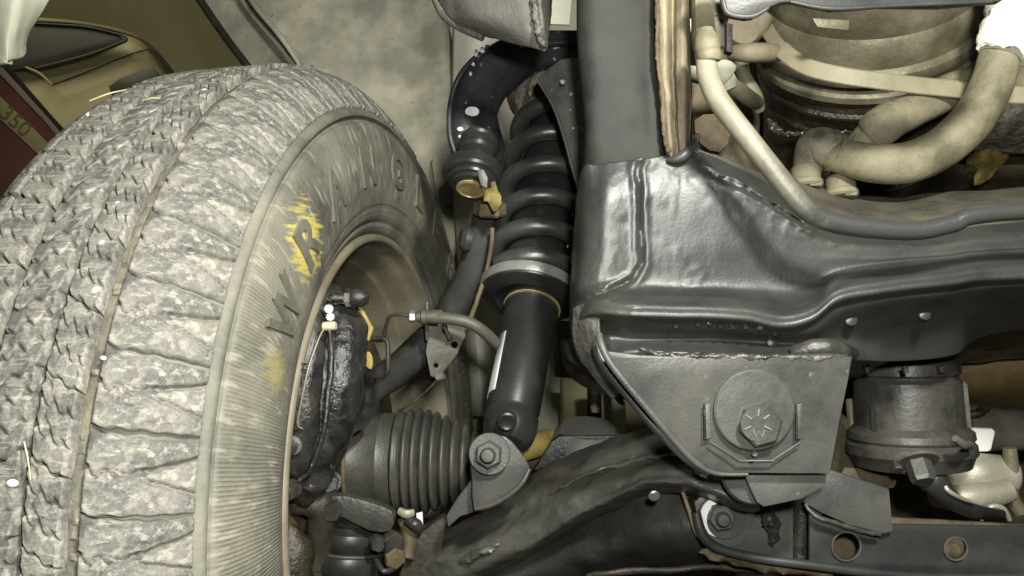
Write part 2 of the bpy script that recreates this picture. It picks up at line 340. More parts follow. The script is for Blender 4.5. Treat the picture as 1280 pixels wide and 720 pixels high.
# fender corner, top left
fen = loft('fender_corner', [[(-60, -60, .52), (-60, 0, .52), (-60, 60, .52), (-60, 92, .52)], [(0, -60, .5), (0, 0, .5), (0, 50, .5), (0, 80, .5)],
                             [(26, -60, .5), (22, 0, .5), (16, 48, .5), (12, 76, .5)], [(52, -60, .51), (42, 0, .51), (28, 45, .51), (24, 73, .51)],
                             [(76, -60, .52), (62, 0, .52), (38, 42, .52), (33, 68, .52)]], M('dusty_fender_paint', (.25, .255, .19), (.36, .365, .28), 12, .55, .1, bump=.25, bs=200, big=1, bigs=30, dust=(.26, .26, .2), damt=.4, ds=14), thick=.006, rough=.001)
tag(fen, 'pale dusty fender corner hanging into the top left of the view', 'fender')

# dark engine-bay and driveline background
bay = thing('engine_block', 'grimy dark brown engine casting behind the hoses and canister', 'engine', P(1080, 400, 1.2))
loft('casting', [[(850, -260, 1.15), (950, -260, 1.2), (1050, -260, 1.2), (1180, -260, 1.15), (1620, -260, 1.1)], [(850, 100, 1.1), (950, 100, 1.15), (1050, 100, 1.15), (1180, 90, 1.12), (1620, 80, 1.0)],
                 [(850, 200, 1.0), (950, 230, 1.05), (1050, 240, 1.05), (1180, 200, 1.0), (1620, 180, .95)], [(850, 350, .9), (950, 350, .9), (1050, 340, .9), (1180, 320, .9), (1620, 300, .9)]],
     m_oil, bay, k=12, thick=.02, rough=.012, rs=18)
loft('mud_face', [[(865, 60, .98), (905, 60, .98), (950, 60, .98)], [(865, 130, .97), (905, 130, .96), (950, 130, .97)], [(865, 230, .95), (905, 230, .94), (950, 230, .95)]],
     M('dried_mud', (.24, .2, .12), (.4, .33, .22), 60, .85, .1, bump=1, bs=140, big=2, bigs=60), bay, thick=.01, rough=.002, rs=60)
loft('rear_shoulder', [[(1150, 60, .95), (1200, 40, .93), (1520, 20, .9)], [(1130, 110, .93), (1200, 110, .9), (1520, 100, .87)], [(1120, 150, .93), (1200, 150, .9), (1520, 160, .87)], [(1120, 180, .97), (1200, 190, .95), (1520, 200, .92)]],
     M('speckled_casting', (.03, .027, .02), (.16, .15, .12), 90, .45, .1, bump=1, bs=150, big=2.5, bigs=80, dust=(.2, .18, .12), damt=.35, ds=40), bay, k=8, thick=.02, rough=.004, rs=50)
plate('yellow_patch', [(1208, 204), (1222, 186), (1256, 190), (1262, 196), (1246, 214), (1236, 226), (1218, 232), (1224, 210)], .86, m_mottle, bay, thick=.003, k=2, rough=.003, rs=60)
loft('rear_housing', [[(1120, 380, .9), (1200, 390, .86), (1540, 350, .82)], [(1130, 420, .86), (1200, 430, .8), (1540, 410, .76)], [(1160, 460, .86), (1220, 490, .8), (1540, 470, .77)], [(1180, 490, .9), (1240, 520, .88), (1540, 520, .86)]],
     M('rusty_housing', (.13, .085, .03), (.26, .19, .09), 14, .6, .1, bump=.7, bs=180, big=1.5, bigs=30, dust=(.05, .03, .01), damt=.4, ds=16), bay, k=8, thick=.02, rough=.002)
loft('lower_casting', [[(1000, 480, 1.0), (1120, 480, 1.0), (1540, 480, 1.0)], [(1000, 560, .95), (1120, 560, .95), (1540, 560, .95)], [(1000, 620, .9), (1120, 620, .9), (1540, 620, .9)], [(850, 800, .9), (1120, 800, .9), (1540, 800, .9)]],
     m_rust, bay, k=8, thick=.02, rough=.01, rs=30)
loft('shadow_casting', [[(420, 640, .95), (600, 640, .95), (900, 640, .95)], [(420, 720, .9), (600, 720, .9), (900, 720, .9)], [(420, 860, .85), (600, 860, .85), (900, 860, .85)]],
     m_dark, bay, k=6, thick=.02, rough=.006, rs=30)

# ============================================================ WHEEL
WC = Vector((-.1128, .7075, -.1645)); yaw, cmb = .1656, .0447
wa = Vector((math.cos(yaw)*math.cos(cmb), -math.sin(yaw)*math.cos(cmb), math.sin(cmb)))
wn_ = Vector((-math.sin(yaw), -math.cos(yaw), 0)); wu = wn_.cross(wa)
WM = Matrix((wn_, wu, -wa)).transposed()
wheel = thing('wheel', 'big worn all-terrain tyre on its rim, dusty grey, filling the left side', 'wheel', WC)
wheel.rotation_euler = WM.to_euler()
def W(theta, r, off):   # world point on the wheel; theta degrees from the nearest point up over the top
    t = math.radians(theta); return WC+wa*off+(wn_*math.cos(t)+wu*math.sin(t))*r
def tyre_hook(nt, raw, h, col, b):
    s = nt.nodes.new('ShaderNodeSeparateXYZ'); nt.links.new(raw, s.inputs[0])
    ang = mth(nt, 'ARCTAN2', s.outputs[1], s.outputs[0])
    r = mth(nt, 'SQRT', mth(nt, 'ADD', mth(nt, 'POWER', s.outputs[0], 2), mth(nt, 'POWER', s.outputs[1], 2)))
    band = ramp(nt, r, [(.236, 0.), (.240, 1.), (.301, 1.), (.304, 0.)])
    wig = mth(nt, 'MULTIPLY_ADD', nz(nt, raw, 9, 2), .02, ang)
    wav = mth(nt, 'SINE', mth(nt, 'MULTIPLY', wig, 760))
    fade = ramp(nt, nz(nt, raw, 14, 3), [(.36, .15), (.6, 1.)])
    # ribs fade out where the lettering band is scuffed smooth
    up = ramp(nt, ang, [(.0, 1.), (.55, .9), (.9, .12), (1., .1)])
    rib = mth(nt, 'MULTIPLY', mth(nt, 'MULTIPLY', wav, band), mth(nt, 'MULTIPLY', fade, up))
    hh = mth(nt, 'MULTIPLY_ADD', rib, .34, h)
    ring = mth(nt, 'MULTIPLY', mth(nt, 'SINE', mth(nt, 'MULTIPLY', r, 1500)), ramp(nt, r, [(.214, 1.), (.236, 1.), (.238, 0.)]))
    hh = mth(nt, 'MULTIPLY_ADD', ring, .12, hh)
    # ribs hold pale dust on their crests; yellow paint marks on the lettering
    c = mixc(nt, mth(nt, 'MULTIPLY', mth(nt, 'MULTIPLY_ADD', rib, .5, .0), .5), col, (.46, .43, .32))
    for th, rr, size, lo in ((46, .268, .058, .4), (26, .265, .035, .55), (108, .268, .045, .5)):
        t = math.radians(th); p = (rr*math.cos(t), rr*math.sin(t), -.018)
        d = nt.nodes.new('ShaderNodeVectorMath'); d.operation = 'DISTANCE'; nt.links.new(raw, d.inputs[0]); d.inputs[1].default_value = p
        m_ = nt.nodes.new('ShaderNodeMapping'); nt.links.new(raw, m_.inputs[0]); m_.inputs['Rotation'].default_value = (0, 0, -t); m_.inputs['Scale'].default_value = (40, 330, 100)
        k_ = mth(nt, 'MULTIPLY_ADD', nz(nt, m_.outputs[0], 1, 3), .9, mth(nt, 'MULTIPLY', d.outputs['Value'], -1/size))
        c = mixc(nt, mth(nt, 'MULTIPLY', ramp(nt, k_, [(0.0, 0.), (lo*.55, .95)]), .9 if th == 46 else .3), c, (.62, .52, .1))
    # thin pale scuff streaks running outward
    m2 = nt.nodes.new('ShaderNodeCombineXYZ'); nt.links.new(mth(nt, 'MULTIPLY', ang, 34), m2.inputs[0]); nt.links.new(mth(nt, 'MULTIPLY', r, 26), m2.inputs[1])
    st = ramp(nt, nz(nt, m2.outputs[0], 1.6, 4, .5), [(.56, 0.), (.66, .55)])
    c = mixc(nt, mth(nt, 'MULTIPLY', st, ramp(nt, r, [(.225, 0.), (.25, 1.), (.3, .8), (.31, .1)])), c, (.45, .42, .33))
    nt.links.new(c, b.inputs['Base Color']); return hh
m_tyre = M('dusty_tyre_sidewall', (.07, .069, .056), (.16, .154, .12), 30, .55, .1, bump=.5, bs=260, dust=(.28, .27, .205), damt=.48, ds=16, hook=tyre_hook)
def tread_hook(nt, raw, h, col, b):
    # abrasion scratches across the tread and torn pale flecks
    mp = nt.nodes.new('ShaderNodeMapping'); nt.links.new(raw, mp.inputs[0]); mp.inputs['Scale'].default_value = (170, 170, 22); mp.inputs['Rotation'].default_value = (.5, .3, .4)
    n1 = nz(nt, mp.outputs[0], 1.0, 8, .75, .3)
    n2 = nz(nt, raw, 210, 9, .8, .3)
    c = mixc(nt, mth(nt, 'MULTIPLY', ramp(nt, n1, [(.53, 0.), (.6, 1.)]), .6), col, (.46, .44, .37))
    c = mixc(nt, mth(nt, 'MULTIPLY', ramp(nt, n2, [(.47, 0.), (.62, 1.)]), .5), c, (.42, .4, .33))
    n3_ = nz(nt, raw, 34, 4, .6, .6)
    c = mixc(nt, mth(nt, 'MULTIPLY', ramp(nt, n3_, [(.36, 1.), (.5, 0.)]), .7), c, (.045, .045, .047))
    sp = ramp(nt, nz(nt, raw, 300, 2, .4), [(.78, 0.), (.82, 1.)]); c = mixc(nt, sp, c, (.66, .64, .54))
    nt.links.new(c, b.inputs['Base Color'])
    return mth(nt, 'ADD', mth(nt, 'MULTIPLY_ADD', n1, .8, h), mth(nt, 'MULTIPLY', n2, .9))
m_tread = M('worn_tread_rubber', (.05, .049, .047), (.16, .156, .14), 46, .5, .1, bump=.6, bs=420, dust=(.36, .34, .27), damt=.46, ds=30, hook=tread_hook)
def local_mesh(name, verts, faces, mat, parent, sharp=50):
    o = mesh(name, verts, faces, mat, None, sharp); o.parent = parent; return o
def revolve(name, prof, mat, parent, n=300, sharp=40):
    V = []; m_ = len(prof)
    for i in range(n):
        t = 2*math.pi*i/n
        for (off, r) in prof: V.append((r*math.cos(t), r*math.sin(t), -off))
    Fc = [[i*m_+j, i*m_+j+1, ((i+1) % n)*m_+j+1, ((i+1) % n)*m_+j] for i in range(n) for j in range(m_-1)]
    return local_mesh(name, V, Fc, mat, parent, sharp)
side = [(-.012, .206), (-.003, .2115), (.003, .2125), (.008, .2175), (.0085, .222), (.0125, .226), (.0155, .2365), (.0165, .2375), (.0185, .25), (.0195, .265), (.0185, .28), (.0155, .295),
        (.0125, .3035), (.0095, .3045), (.0085, .3065), (.0095, .3085), (.0125, .3095), (.012, .313), (.0085, .3155)]
sh = [(.0085, .3155), (.0045, .323), (-.001, .3325), (-.008, .3405), (-.017, .3465), (-.026, .3495), (-.031, .3505)]
flr = .348
carc = cr(side, 3) + cr([(.008, .3155), (.003, .322), (-.004, .331), (-.012, .338), (-.022, .343), (-.031, .345)], 4) + [(-.036, flr-.003), (-.08, flr-.003), (-.120, flr-.004), (-.132, .340), (-.143, .331), (-.152, .315), (-.160, .29), (-.164, .26), (-.158, .23), (-.15, .206)]
tyre = revolve('tyre', carc, m_tyre, wheel, 360)
NP = 54; DA = 2*math.pi/NP
def smooth(x): x = max(0, min(1, x)); return x*x*(3-2*x)
def path_pt(pts, v):
    x = v*(len(pts)-1); i = min(int(x), len(pts)-2); f = x-i
    a, b = pts[i], pts[i+1]; return (a[0]+(b[0]-a[0])*f, a[1]+(b[1]-a[1])*f, b[0]-a[0], b[1]-a[1])
def block(rowpath, depth, seed, gap0, gap1, slant, shoulder=False, zig=.0, nu=44, nv=36):
    """one tread block as a domed grid whose rim sinks into the carcass"""
    V = []; rnd = random.Random(seed); ph = rnd.random()*9
    for i in range(nu+1):
        for j in range(nv+1):
            u, v = i/nu, j/nv
            g = gap0+(gap1-gap0)*smooth(v*1.6)
            uu = g+(1-2*g)*u
            vv = v+zig*(abs(((u*2+seed*.37) % 1)-.5)-.25)*(1 if v > .5 else -1)*(abs(v-.5)*2)
            off, r, do, dr = path_pt(rowpath, max(0, min(1, vv)))
            L = math.hypot(do, dr); no, nr = -dr/L, do/L
            if nr < 0: no, nr = -no, -nr
            ang = (uu-.5)*DA + slant[0]*DA*v + slant[1]*DA*v*v + .02*DA*(math.sin(v*31)*(1-v) if shoulder else math.sin(v*14)*1.6)
            eu = min(u, 1-u)*DA*(1-2*g)*r; ev = min(v, 1-v)*L*(len(rowpath)-1)
            e = smooth(min(eu/.0007, ev/.0009))
            h = depth*(1-v**1.5*.45 if shoulder else 1)*e
            if shoulder:
                if v > .36:   # wedge recess opening towards the sidewall
                    q = (v-.36)/.64; w1 = abs(abs(u-.52)-.27*q)
                    h -= depth*.75*e*smooth(max(0, 1-w1/.05))*min(1, q*4)
                    h += -depth*.2*e*smooth((.27*q-abs(u-.52))/.03)
                else:
                    w1 = abs(u-.5-.05*math.sin(v*40)); h -= depth*.6*e*max(0, 1-w1/.04)
            else:
                for c_ in (.33, .68):
                    w1 = abs(u-c_-.16*(abs((v*3+ph) % 1-.5)-.25)); h -= depth*.5*e*max(0, 1-w1/.05)
            p3 = Vector((off*1.0, ang*.35, seed))
            h += e*(noise.noise(p3*40)*.0003+noise.noise(p3*420)*.00022-(.0008*smooth((noise.noise(p3*130+Vector((5, 5, 5)))-.36)/.06)))
            o2, r2 = off+no*h, r+nr*h
            V.append((r2*math.cos(ang), r2*math.sin(ang), -o2))
    Fc = [[i*(nv+1)+j, i*(nv+1)+j+1, (i+1)*(nv+1)+j+1, (i+1)*(nv+1)+j] for i in range(nu) for j in range(nv)]
    me = bpy.data.meshes.new('tread_block'); me.from_pydata(V, [], Fc); me.update(); me.materials.append(m_tread)
    me.polygons.foreach_set('use_smooth', [True]*len(me.polygons)); return me
def flat_row(a, b): return [(a, flr-.001), ((a+b)/2, flr-.0004), (b, flr-.001)]
shp = cr([(-.030, .3445), (-.022, .3427), (-.012, .3377), (-.004, .3308), (.003, .3218), (.008, .3152)], 3)
osh = cr([(-.1215, .344), (-.129, .3425), (-.138, .3375), (-.146, .329), (-.152, .317)], 3)
revolve('tread_floor', [(-.0300, .3430), (-.0318, flr-.0022), (-.05, flr-.0016), (-.1, flr-.0016), (-.1205, flr-.0022), (-.1225, .3415)], M('darkened_groove_dirt', (.03, .028, .022), (.16, .15, .11), 50, .7, .1, bump=1, bs=200, big=2, bigs=80, dust=(.3, .28, .2), damt=.42, ds=40), tyre, 300)  # groove shade painted as a dark base, with tan dirt mixed in
rows = [(shp, .0062, .008, .035, (-.22, .12), True, 0), (flat_row(-.0362, -.0556), .0068, .006, .006, (.3, 0), False, .13), (flat_row(-.0608, -.0852), .0068, .006, .006, (-.3, 0), False, .13),
        (flat_row(-.0905, -.1160), .0068, .006, .006, (.3, 0), False, .13), (osh, .0062, .02, .06, (.3, -.2), True, 0)]
for ri, (pth, dep, g0, g1, sl_, shd, zg) in enumerate(rows):
    var = [block(pth, dep, ri*10+k, g0, g1, sl_, shd, zg) for k in range(4)]
    for i in range(-3, 26):
        o = bpy.data.objects.new('tread_block', var[random.randrange(4)]); COL.objects.link(o); o.parent = tyre
        o.rotation_euler = (0, 0, (i+.37*ri)*DA+random.uniform(-.0015, .0015))
# tread dirt packed in the grooves: low ties between the blocks
tie = []
tf = []
for off in (-.0335, -.0583, -.088, -.1188):
    for i in range(0, 300):
        if random.random() > (.08 if off == -.0335 else .1): continue
        t = math.radians(-10+i*.5+random.random()*.4); w_, hgt, L = random.uniform(.0012, .0026), random.uniform(.001, .0042), random.uniform(.001, .009)
        b0 = len(tie); dt = L/.35
        for (da, do, dh) in ((-1, -1, 0), (1, -1, 0), (1, 1, 0), (-1, 1, 0), (-.6+random.uniform(-.4, .3), -.7, random.uniform(.5, 1)), (.6, -.7, random.uniform(.5, 1)), (.6, .7, random.uniform(.4, 1)), (-.6, .7+random.uniform(-.4, .3), random.uniform(.4, 1))):
            r = flr-.002+hgt*dh; tie.append((r*math.cos(t+da*dt/2), r*math.sin(t+da*dt/2), -(off+do*w_)))
        tf += [[b0+4, b0+5, b0+6, b0+7], [b0, b0+1, b0+5, b0+4], [b0+1, b0+2, b0+6, b0+5], [b0+2, b0+3, b0+7, b0+6], [b0+3, b0, b0+4, b0+7]]
o = local_mesh('packed_dirt', tie, tf, M('packed_dirt', (.12, .115, .085), (.3, .28, .2), 60, .8, .1, bump=.8), tyre); o['kind'] = 'stuff'
# raised lettering
for ch, th in zip('WRANGLER', (34, 46, 60, 76.5, 93, 108, 122, 137)):
    tx = bpy.data.curves.new('t', 'FONT'); tx.body = ch; tx.size = 1; tx.extrude = .5; tx.offset = .025; tx.align_x = 'CENTER'
    to = bpy.data.objects.new('t', tx); COL.objects.link(to)
    me = bpy.data.meshes.new_from_object(to.evaluated_get(bpy.context.evaluated_depsgraph_get())); bpy.data.objects.remove(to)
    V = []
    for v in me.vertices:
        rr = .2545+v.co.y*.044; an = math.radians(th)+v.co.x*(.036 if ch == 'W' else .048)/.27
        off = .0192 - ((rr-.268)/.022)**2*.001 + .0012 + v.co.z*.0018
        V.append((rr*math.cos(an), rr*math.sin(an), -off))
    fc = [list(p.vertices) for p in me.polygons]
    L = local_mesh('letter', V, fc, None, tyre, 20)
    L.data.materials.append(M('raised_letter_rubber_'+ch, (.09, .087, .07), (.165, .16, .128), 30, .6, .1, bump=.4, dust=(.26, .24, .16), damt=.34, ds=24) if ch == 'W' else bpy.data.materials['raised_letter_rubber_W'])
rimp = [(-.004, .2118), (.0045, .2118), (.0075, .2095), (.0068, .2055), (.002, .204), (-.004, .2025), (-.012, .197), (-.03, .193), (-.034, .190), (-.07, .188), (-.08, .182), (-.14, .178), (-.15, .17), (-.16, .12), (-.15, .08), (-.17, .0)]
m_rim = M('dusty_steel_rim', (.13, .115, .08), (.24, .22, .155), 20, .5, .1, bump=.4, bs=240, dust=(.2, .16, .09), damt=.4, ds=14)
revolve('rim', cr(rimp, 3), m_rim, wheel, 240)



def on_tyre(px, py, lift=0):
    best = None; prof_ = [(-.153, .322), (-.146, .334), (-.136, .344), (-.123, .351), (-.11, .3545), (-.06, .3555), (-.032, .3535), (-.022, .352), (-.012, .3465), (-.004, .339)]
    for ti in range(0, 440):
        th_ = ti*.25
        for k9 in range(0, 60):
            off = -.1525+k9*.0025
            for (a0, r0), (a1, r1) in zip(prof_, prof_[1:]):
                if a0 <= off <= a1: r = r0+(r1-r0)*(off-a0)/(a1-a0); break
            p = W(th_, r+lift, off); e = (640+F*p.x/p.y-px)**2+(360-F*p.z/p.y-py)**2
            if best is None or e < best[0]-.5 or (abs(e-best[0]) < 2 and p.y < best[1].y): best = (min(e, best[0]) if best else e, p)
    return best[1]
# stones and straw stuck in the tread
for i, (px, py, d, s, lab) in enumerate(((149, 256, .435, 7, 'pale pebble wedged in the outer groove, uppermost of the tread pebbles'), (132, 307, .418, 8.5, 'oblong pebble in the outer groove just below the uppermost one'),
        (118, 365, .402, 9, 'rounded pebble in the outer tread groove, level with the tyre lettering start'), (126, 449, .381, 5, 'small pebble on the shoulder block right of the outer groove'),
        (13, 607, .365, 8.5, 'white pebble in the tread near the left edge of the view'), (256, 113, .515, 5.5, 'white pebble in the groove near the top of the tyre'), (98, 128, .49, 4.5, 'tiny pale pebble on the upper left tread'),
        (73, 197, .46, 7, 'flat pale pebble chip on the far upper left tread'))):
    bm = bmesh.new(); bmesh.ops.create_icosphere(bm, subdivisions=2, radius=s*.72/F*d)
    c = on_tyre(px, py, -.0015)
    V = [c+Vector((v.co.x*1.1, v.co.y*.7, v.co.z*.85))*(1+.8*n3(v.co, 150, i)) for v in bm.verts]; fc = [[v.index for v in f.verts] for f in bm.faces]; bm.free()
    tag(mesh('pebble', V, fc, m_stone), lab, 'pebble', 'pebbles stuck in the tyre tread')
for i, (a, b, d, lab) in enumerate((((30, 552), (38, 600), .352, 'short straw lying on the tread near the left edge'), ((178, 126), (200, 123), .52, 'short straw across the upper tread'),
        ((228, 97), (266, 99), .58, 'long straw lying on the very top of the tyre'), ((112, 126), (158, 112), .54, 'bent straw on the tyre top silhouette, left of centre'))):
    pa, pb = on_tyre(*a, .002), on_tyre(*b, .002)
    tag(sweep('straw', [(a[0], a[1], pa.y, .9), ((a[0]+b[0])/2+1, (a[1]+b[1])/2-2, (pa.y+pb.y)/2-.002, .9), (b[0], b[1], pb.y, .5)], m_straw, seg=6), lab, 'straw', 'straws on the tyre')

# ============================================================ BRAKE AND KNUCKLE
AX = Vector((1, 0, 0))
brake = thing('brake_disc', 'dark dusty brake disc and backing inside the wheel opening', 'brake disc', W(0, 0, -.05))
lathe('disc', WC-wa*.075, wa, [(0, 0), (.15, 0), (.152, .004), (.152, .022), (.15, .026), (.08, .026), (.075, .05), (0, .05)], m_dark, brake, seg=72)
lathe('dust_shield', WC-wa*.04, wa, [(.02, 0), (.13, 0), (.142, -.004), (.144, .004), (.13, .008), (.09, .008), (.085, .014), (.02, .014)], m_rust, brake, seg=64)

cal = thing('brake_caliper', 'glossy wet-black brake caliper inside the wheel rim', 'brake caliper', P(385, 620, .58))
sweep('caliper_body', [(398, 352, .62, 8), (398, 362, .615, 26), (396, 385, .6, 36), (392, 420, .585, 40), (388, 470, .575, 44), (384, 530, .575, 44), (380, 580, .58, 38), (372, 615, .59, 26), (370, 626, .6, 8)], m_gloss, cal, seg=40, ry=.55, pw=3, rough=.0032, rs=70)
sweep('piston_housing', [(430, 386, .61, 6), (430, 396, .6, 22), (426, 430, .588, 30), (420, 480, .58, 33), (414, 530, .58, 31), (404, 560, .59, 18), (402, 566, .6, 6)], m_gloss, cal, seg=28, rough=.0015, rs=60)
sweep('piston_housing', [(394, 392, .58, 6), (392, 400, .568, 15), (386, 440, .56, 20), (380, 490, .555, 22), (376, 540, .555, 21), (372, 580, .56, 15), (370, 590, .57, 6)], m_gloss, cal, seg=28, rough=.0015, rs=60)
sweep('outer_casting', [(444, 392, .6, 6), (446, 410, .598, 14), (440, 450, .592, 17), (436, 500, .588, 18), (424, 548, .585, 15), (404, 590, .58, 12), (384, 612, .575, 7)], m_gloss, cal, seg=24, rough=.0018, rs=60)
sweep('mounting_ear', [(414, 452, .58, 16), (432, 462, .59, 20), (450, 470, .61, 15), (462, 474, .62, 10)], m_gloss, cal, rough=.001)
sweep('mounting_ear', [(410, 520, .58, 18), (428, 528, .59, 17), (446, 524, .61, 13), (456, 520, .62, 10)], m_gloss, cal, rough=.001)
sweep('casting_rib', [(412, 410, .565, 3), (414, 450, .56, 4), (410, 500, .553, 3.5), (402, 550, .55, 3.5), (388, 588, .55, 3), (374, 600, .55, 3)], m_gloss, cal, rough=.0008)
sweep('casting_rib', [(378, 440, .545, 3), (370, 480, .54, 3), (364, 530, .54, 3), (362, 570, .545, 3)], m_gloss, cal, rough=.0008)
bolt(367, 556, .545, (-.2, -1, -.1), 9, .006, m_gloss, cal, 'caliper_bolt', washer=12, wmat=m_steel)
bolt(366, 610, .555, (-.2, -1, -.2), 11, .009, m_gloss, cal, 'caliper_bolt', washer=13, wmat=m_gloss)
bolt(372, 533, .542, (.1, -1, 0), 4.5, .004, m_chrome, cal, 'pin_clip')
for (y, x) in ((455, 382), (462, 379), (508, 356), (545, 352)):
    sweep('pad_spring', [(x-8, y-2, .535, 1), (x, y, .53, 1.3), (x+5, y+1, .535, 1)], m_chrome, cal, seg=6)
bl = thing('bleed_screw', 'bright steel bleed screw with hex on top of the black caliper', 'bleed screw', P(430, 372, .57))
lathe('nipple', P(410, 373, .575), AX, [(0, 0), (.0028, 0), (.0035, .001), (.0035, .004), (.0045, .005), (.0045, .0075), (.0038, .008), (.0038, .013), (0, .013)], m_chrome, bl, seg=18)
lathe('hex', P(432, 372, .575), AX, [(0, 0), (.0065, 0), (.0065, .0045), (0, .0045)], m_chrome, bl, seg=6, smooth=False)
lathe('rubber_cap', P(439, 372, .575), AX, [(0, 0), (.0065, 0), (.0075, .002), (.007, .008), (.004, .012), (0, .0125)], m_gloss, bl, seg=18)
for (x, y, r) in ((411, 386, 5), (413, 396, 4.5)):
    lathe('link', P(x, y, .56), (0.2, -1, 0), [(.0012, 0), (r/F*.56, 0), (r/F*.56+.0008, .001), (r/F*.56, .002), (.0012, .002)], m_steel, bl, seg=16)
wire = thing('wear_sensor_wire', 'thin pale wire running down the black caliper from a tan plug', 'wire', P(375, 535, .53))
sweep('wire', [(408, 407, .545, 1.1), (400, 420, .54, 1.1), (388, 452, .532, 1.1), (382, 475, .53, 1.1), (376, 505, .53, 1.1), (372, 530, .532, 1.1), (378, 536, .535, 1)], m_alu, wire, seg=8)
lathe('plug', P(404, 408, .545), (1, -.1, .05), [(0, 0), (.0028, 0), (.0031, .001), (.0031, .0075), (.0025, .009), (0, .009)], m_yellow if False else M('tan_plug', (.5, .44, .3), (.6, .54, .4), 60, .5), wire, seg=16)

kn = thing('steering_knuckle', 'dark dusty cast steering knuckle rising from the hub to the upper ball joint', 'knuckle', P(440, 600, .68))
sweep('lower_arm', [(435, 560, .67, 30), (445, 520, .67, 28), (462, 490, .665, 21), (490, 468, .66, 19), (520, 443, .655, 20), (545, 420, .66, 21), (562, 402, .67, 18)], m_upright, kn, seg=28, ry=.8, pw=2.6, rough=.0018, rs=50)
upk = sweep('upright_arm', [(545, 430, .69, 14), (562, 395, .69, 20), (580, 365, .69, 20), (594, 325, .69, 19), (602, 292, .69, 17), (607, 262, .7, 14), (609, 245, .7, 9)], m_upright, kn, seg=28, ry=.7, pw=2.8, rough=.0012, rs=50)
sweep('upright_rib', [(560, 430, .66, 3), (585, 405, .66, 3.5), (600, 365, .66, 3), (612, 320, .665, 3), (616, 285, .67, 3)], m_rust, kn, seg=10, rough=.001)
lathe('pinch_boss', P(588, 300, .67), (-1, -.3, .2), [(0, 0), (.0105, 0), (.011, .002), (.011, .006), (.008, .009), (0, .009)], m_coat, kn, seg=24)
lathe('castle_nut', P(612, 270, .675), (.05, -.25, 1), [(0, 0), (.011, 0), (.0125, .002), (.012, .011), (.0075, .013), (.0065, .02), (0, .02)], m_rust, kn, seg=14, sharp=20, rfun=lambda a, h: 1+.12*math.cos(a*6))
lathe('hub_flange', P(424, 574, .68), (1, -.08, .03), [(0, -.03), (.055, -.03), (.058, -.02), (.05, -.008), (.045, .0), (.02, .0), (0, .001)], m_rust, kn, seg=40)
bolt(412, 602, .63, (.15, -1, .1), 13, .009, m_coat, kn, 'hub_bolt', washer=15, wmat=m_coat)
sweep('lower_lobe', [(360, 640, .68, 30), (380, 680, .68, 36), (390, 740, .68, 40)], m_dark, kn, seg=24, rough=.004, rs=40)

hb = thing('hose_bracket', 'thin dusty steel plate bracket with holes carrying the brake hose', 'bracket', P(562, 480, .64))
plate('plate', [(533, 392), (543, 388), (580, 402), (582, 420), (572, 442), (560, 458), (548, 474), (538, 470), (532, 440), (536, 415)], .635, m_bracket if False else M('dusty_dark_bracket', (.05, .05, .042), (.09, .088, .07), 20, .55, .1, bump=.3, dust=(.2, .18, .12), damt=.4, ds=30), hb, thick=.003, holes=[circ(568, 431, 4.2, 14), circ(545, 457, 3, 12), circ(556, 411, 3.5, 10, 7)], gx=.0003)
sweep('tab', [(534, 378, .625, 2.2), (533, 400, .622, 2.6), (534, 425, .625, 2.4)], m_bracket, hb, seg=10)
plate('clip', [(551, 404), (557, 408), (566, 424), (560, 426)], .628, m_dark, hb, thick=.004)
hose = thing('brake_hose', 'grey rubber brake hose crossing from its crimp fitting to behind the shock body', 'hose', P(560, 400, .62))
sweep('hose', [(540, 397, .612, 8), (560, 398, .61, 7.5), (585, 403, .61, 7.5), (605, 415, .615, 7.5), (630, 440, .64, 7.5), (660, 470, .7, 7.5)], m_boot, hose, seg=20)
lathe('crimp', P(519, 396, .612), (1, .02, 0), [(0, 0), (.003, 0), (.004, .001), (.0042, .004), (.006, .005), (.006, .0085), (.005, .009), (.0055, .014), (.0055, .021), (0, .021)], m_steel if False else m_boot, hose, seg=20)
lathe('nut', P(511, 396, .612), (1, .02, 0), [(0, 0), (.0035, 0), (.0048, .001), (.0048, .005), (0, .005)], m_steel, hose, seg=6, smooth=False)
sweep('hard_line', [(513, 396, .612, 2), (500, 393, .612, 2), (487, 396, .615, 2.2), (482, 410, .62, 2.4), (478, 425, .625, 2.4), (464, 424, .63, 2.2)], m_dark, hose, seg=10)
sweep('bent_line', [(463, 424, .61, 2.5), (476, 423, .608, 3), (484, 428, .606, 3), (485, 450, .604, 3), (484, 465, .605, 3), (474, 471, .61, 3), (458, 470, .62, 3)], m_dark, hose, seg=10)
lw = tag(sweep('sensor_lead', [(552, 468, .63, 1.3), (540, 482, .635, 1.3), (520, 500, .65, 1.3), (498, 514, .67, 1.3)], m_rust, seg=6), 'thin brown lead sagging below the hose bracket towards the rubber boot', 'wire')
cl = lathe('wire_clip', P(546, 472, .628), (1, -.3, .3), [(0, 0), (.0028, 0), (.0028, .006), (0, .006)], m_steel, None, seg=10); tag(cl, 'small steel clip at the bottom corner of the hose bracket', 'clip')
yt = plate('yellow_tag', [(438, 381), (449, 378), (456, 392), (466, 412), (462, 426), (454, 422), (446, 404)], .6, m_yellow, None, thick=.002, k=2, rough=.003); tag(yt, 'yellow paint tag strip hanging below the bleed screw', 'tag', 'yellow tags by the caliper')
yt = plate('yellow_tag', [(453, 441), (462, 440), (466, 450), (464, 462), (456, 456)], .6, m_yellow, None, thick=.002, k=2); tag(yt, 'small yellow tag lower down beside the caliper ear', 'tag', 'yellow tags by the caliper')

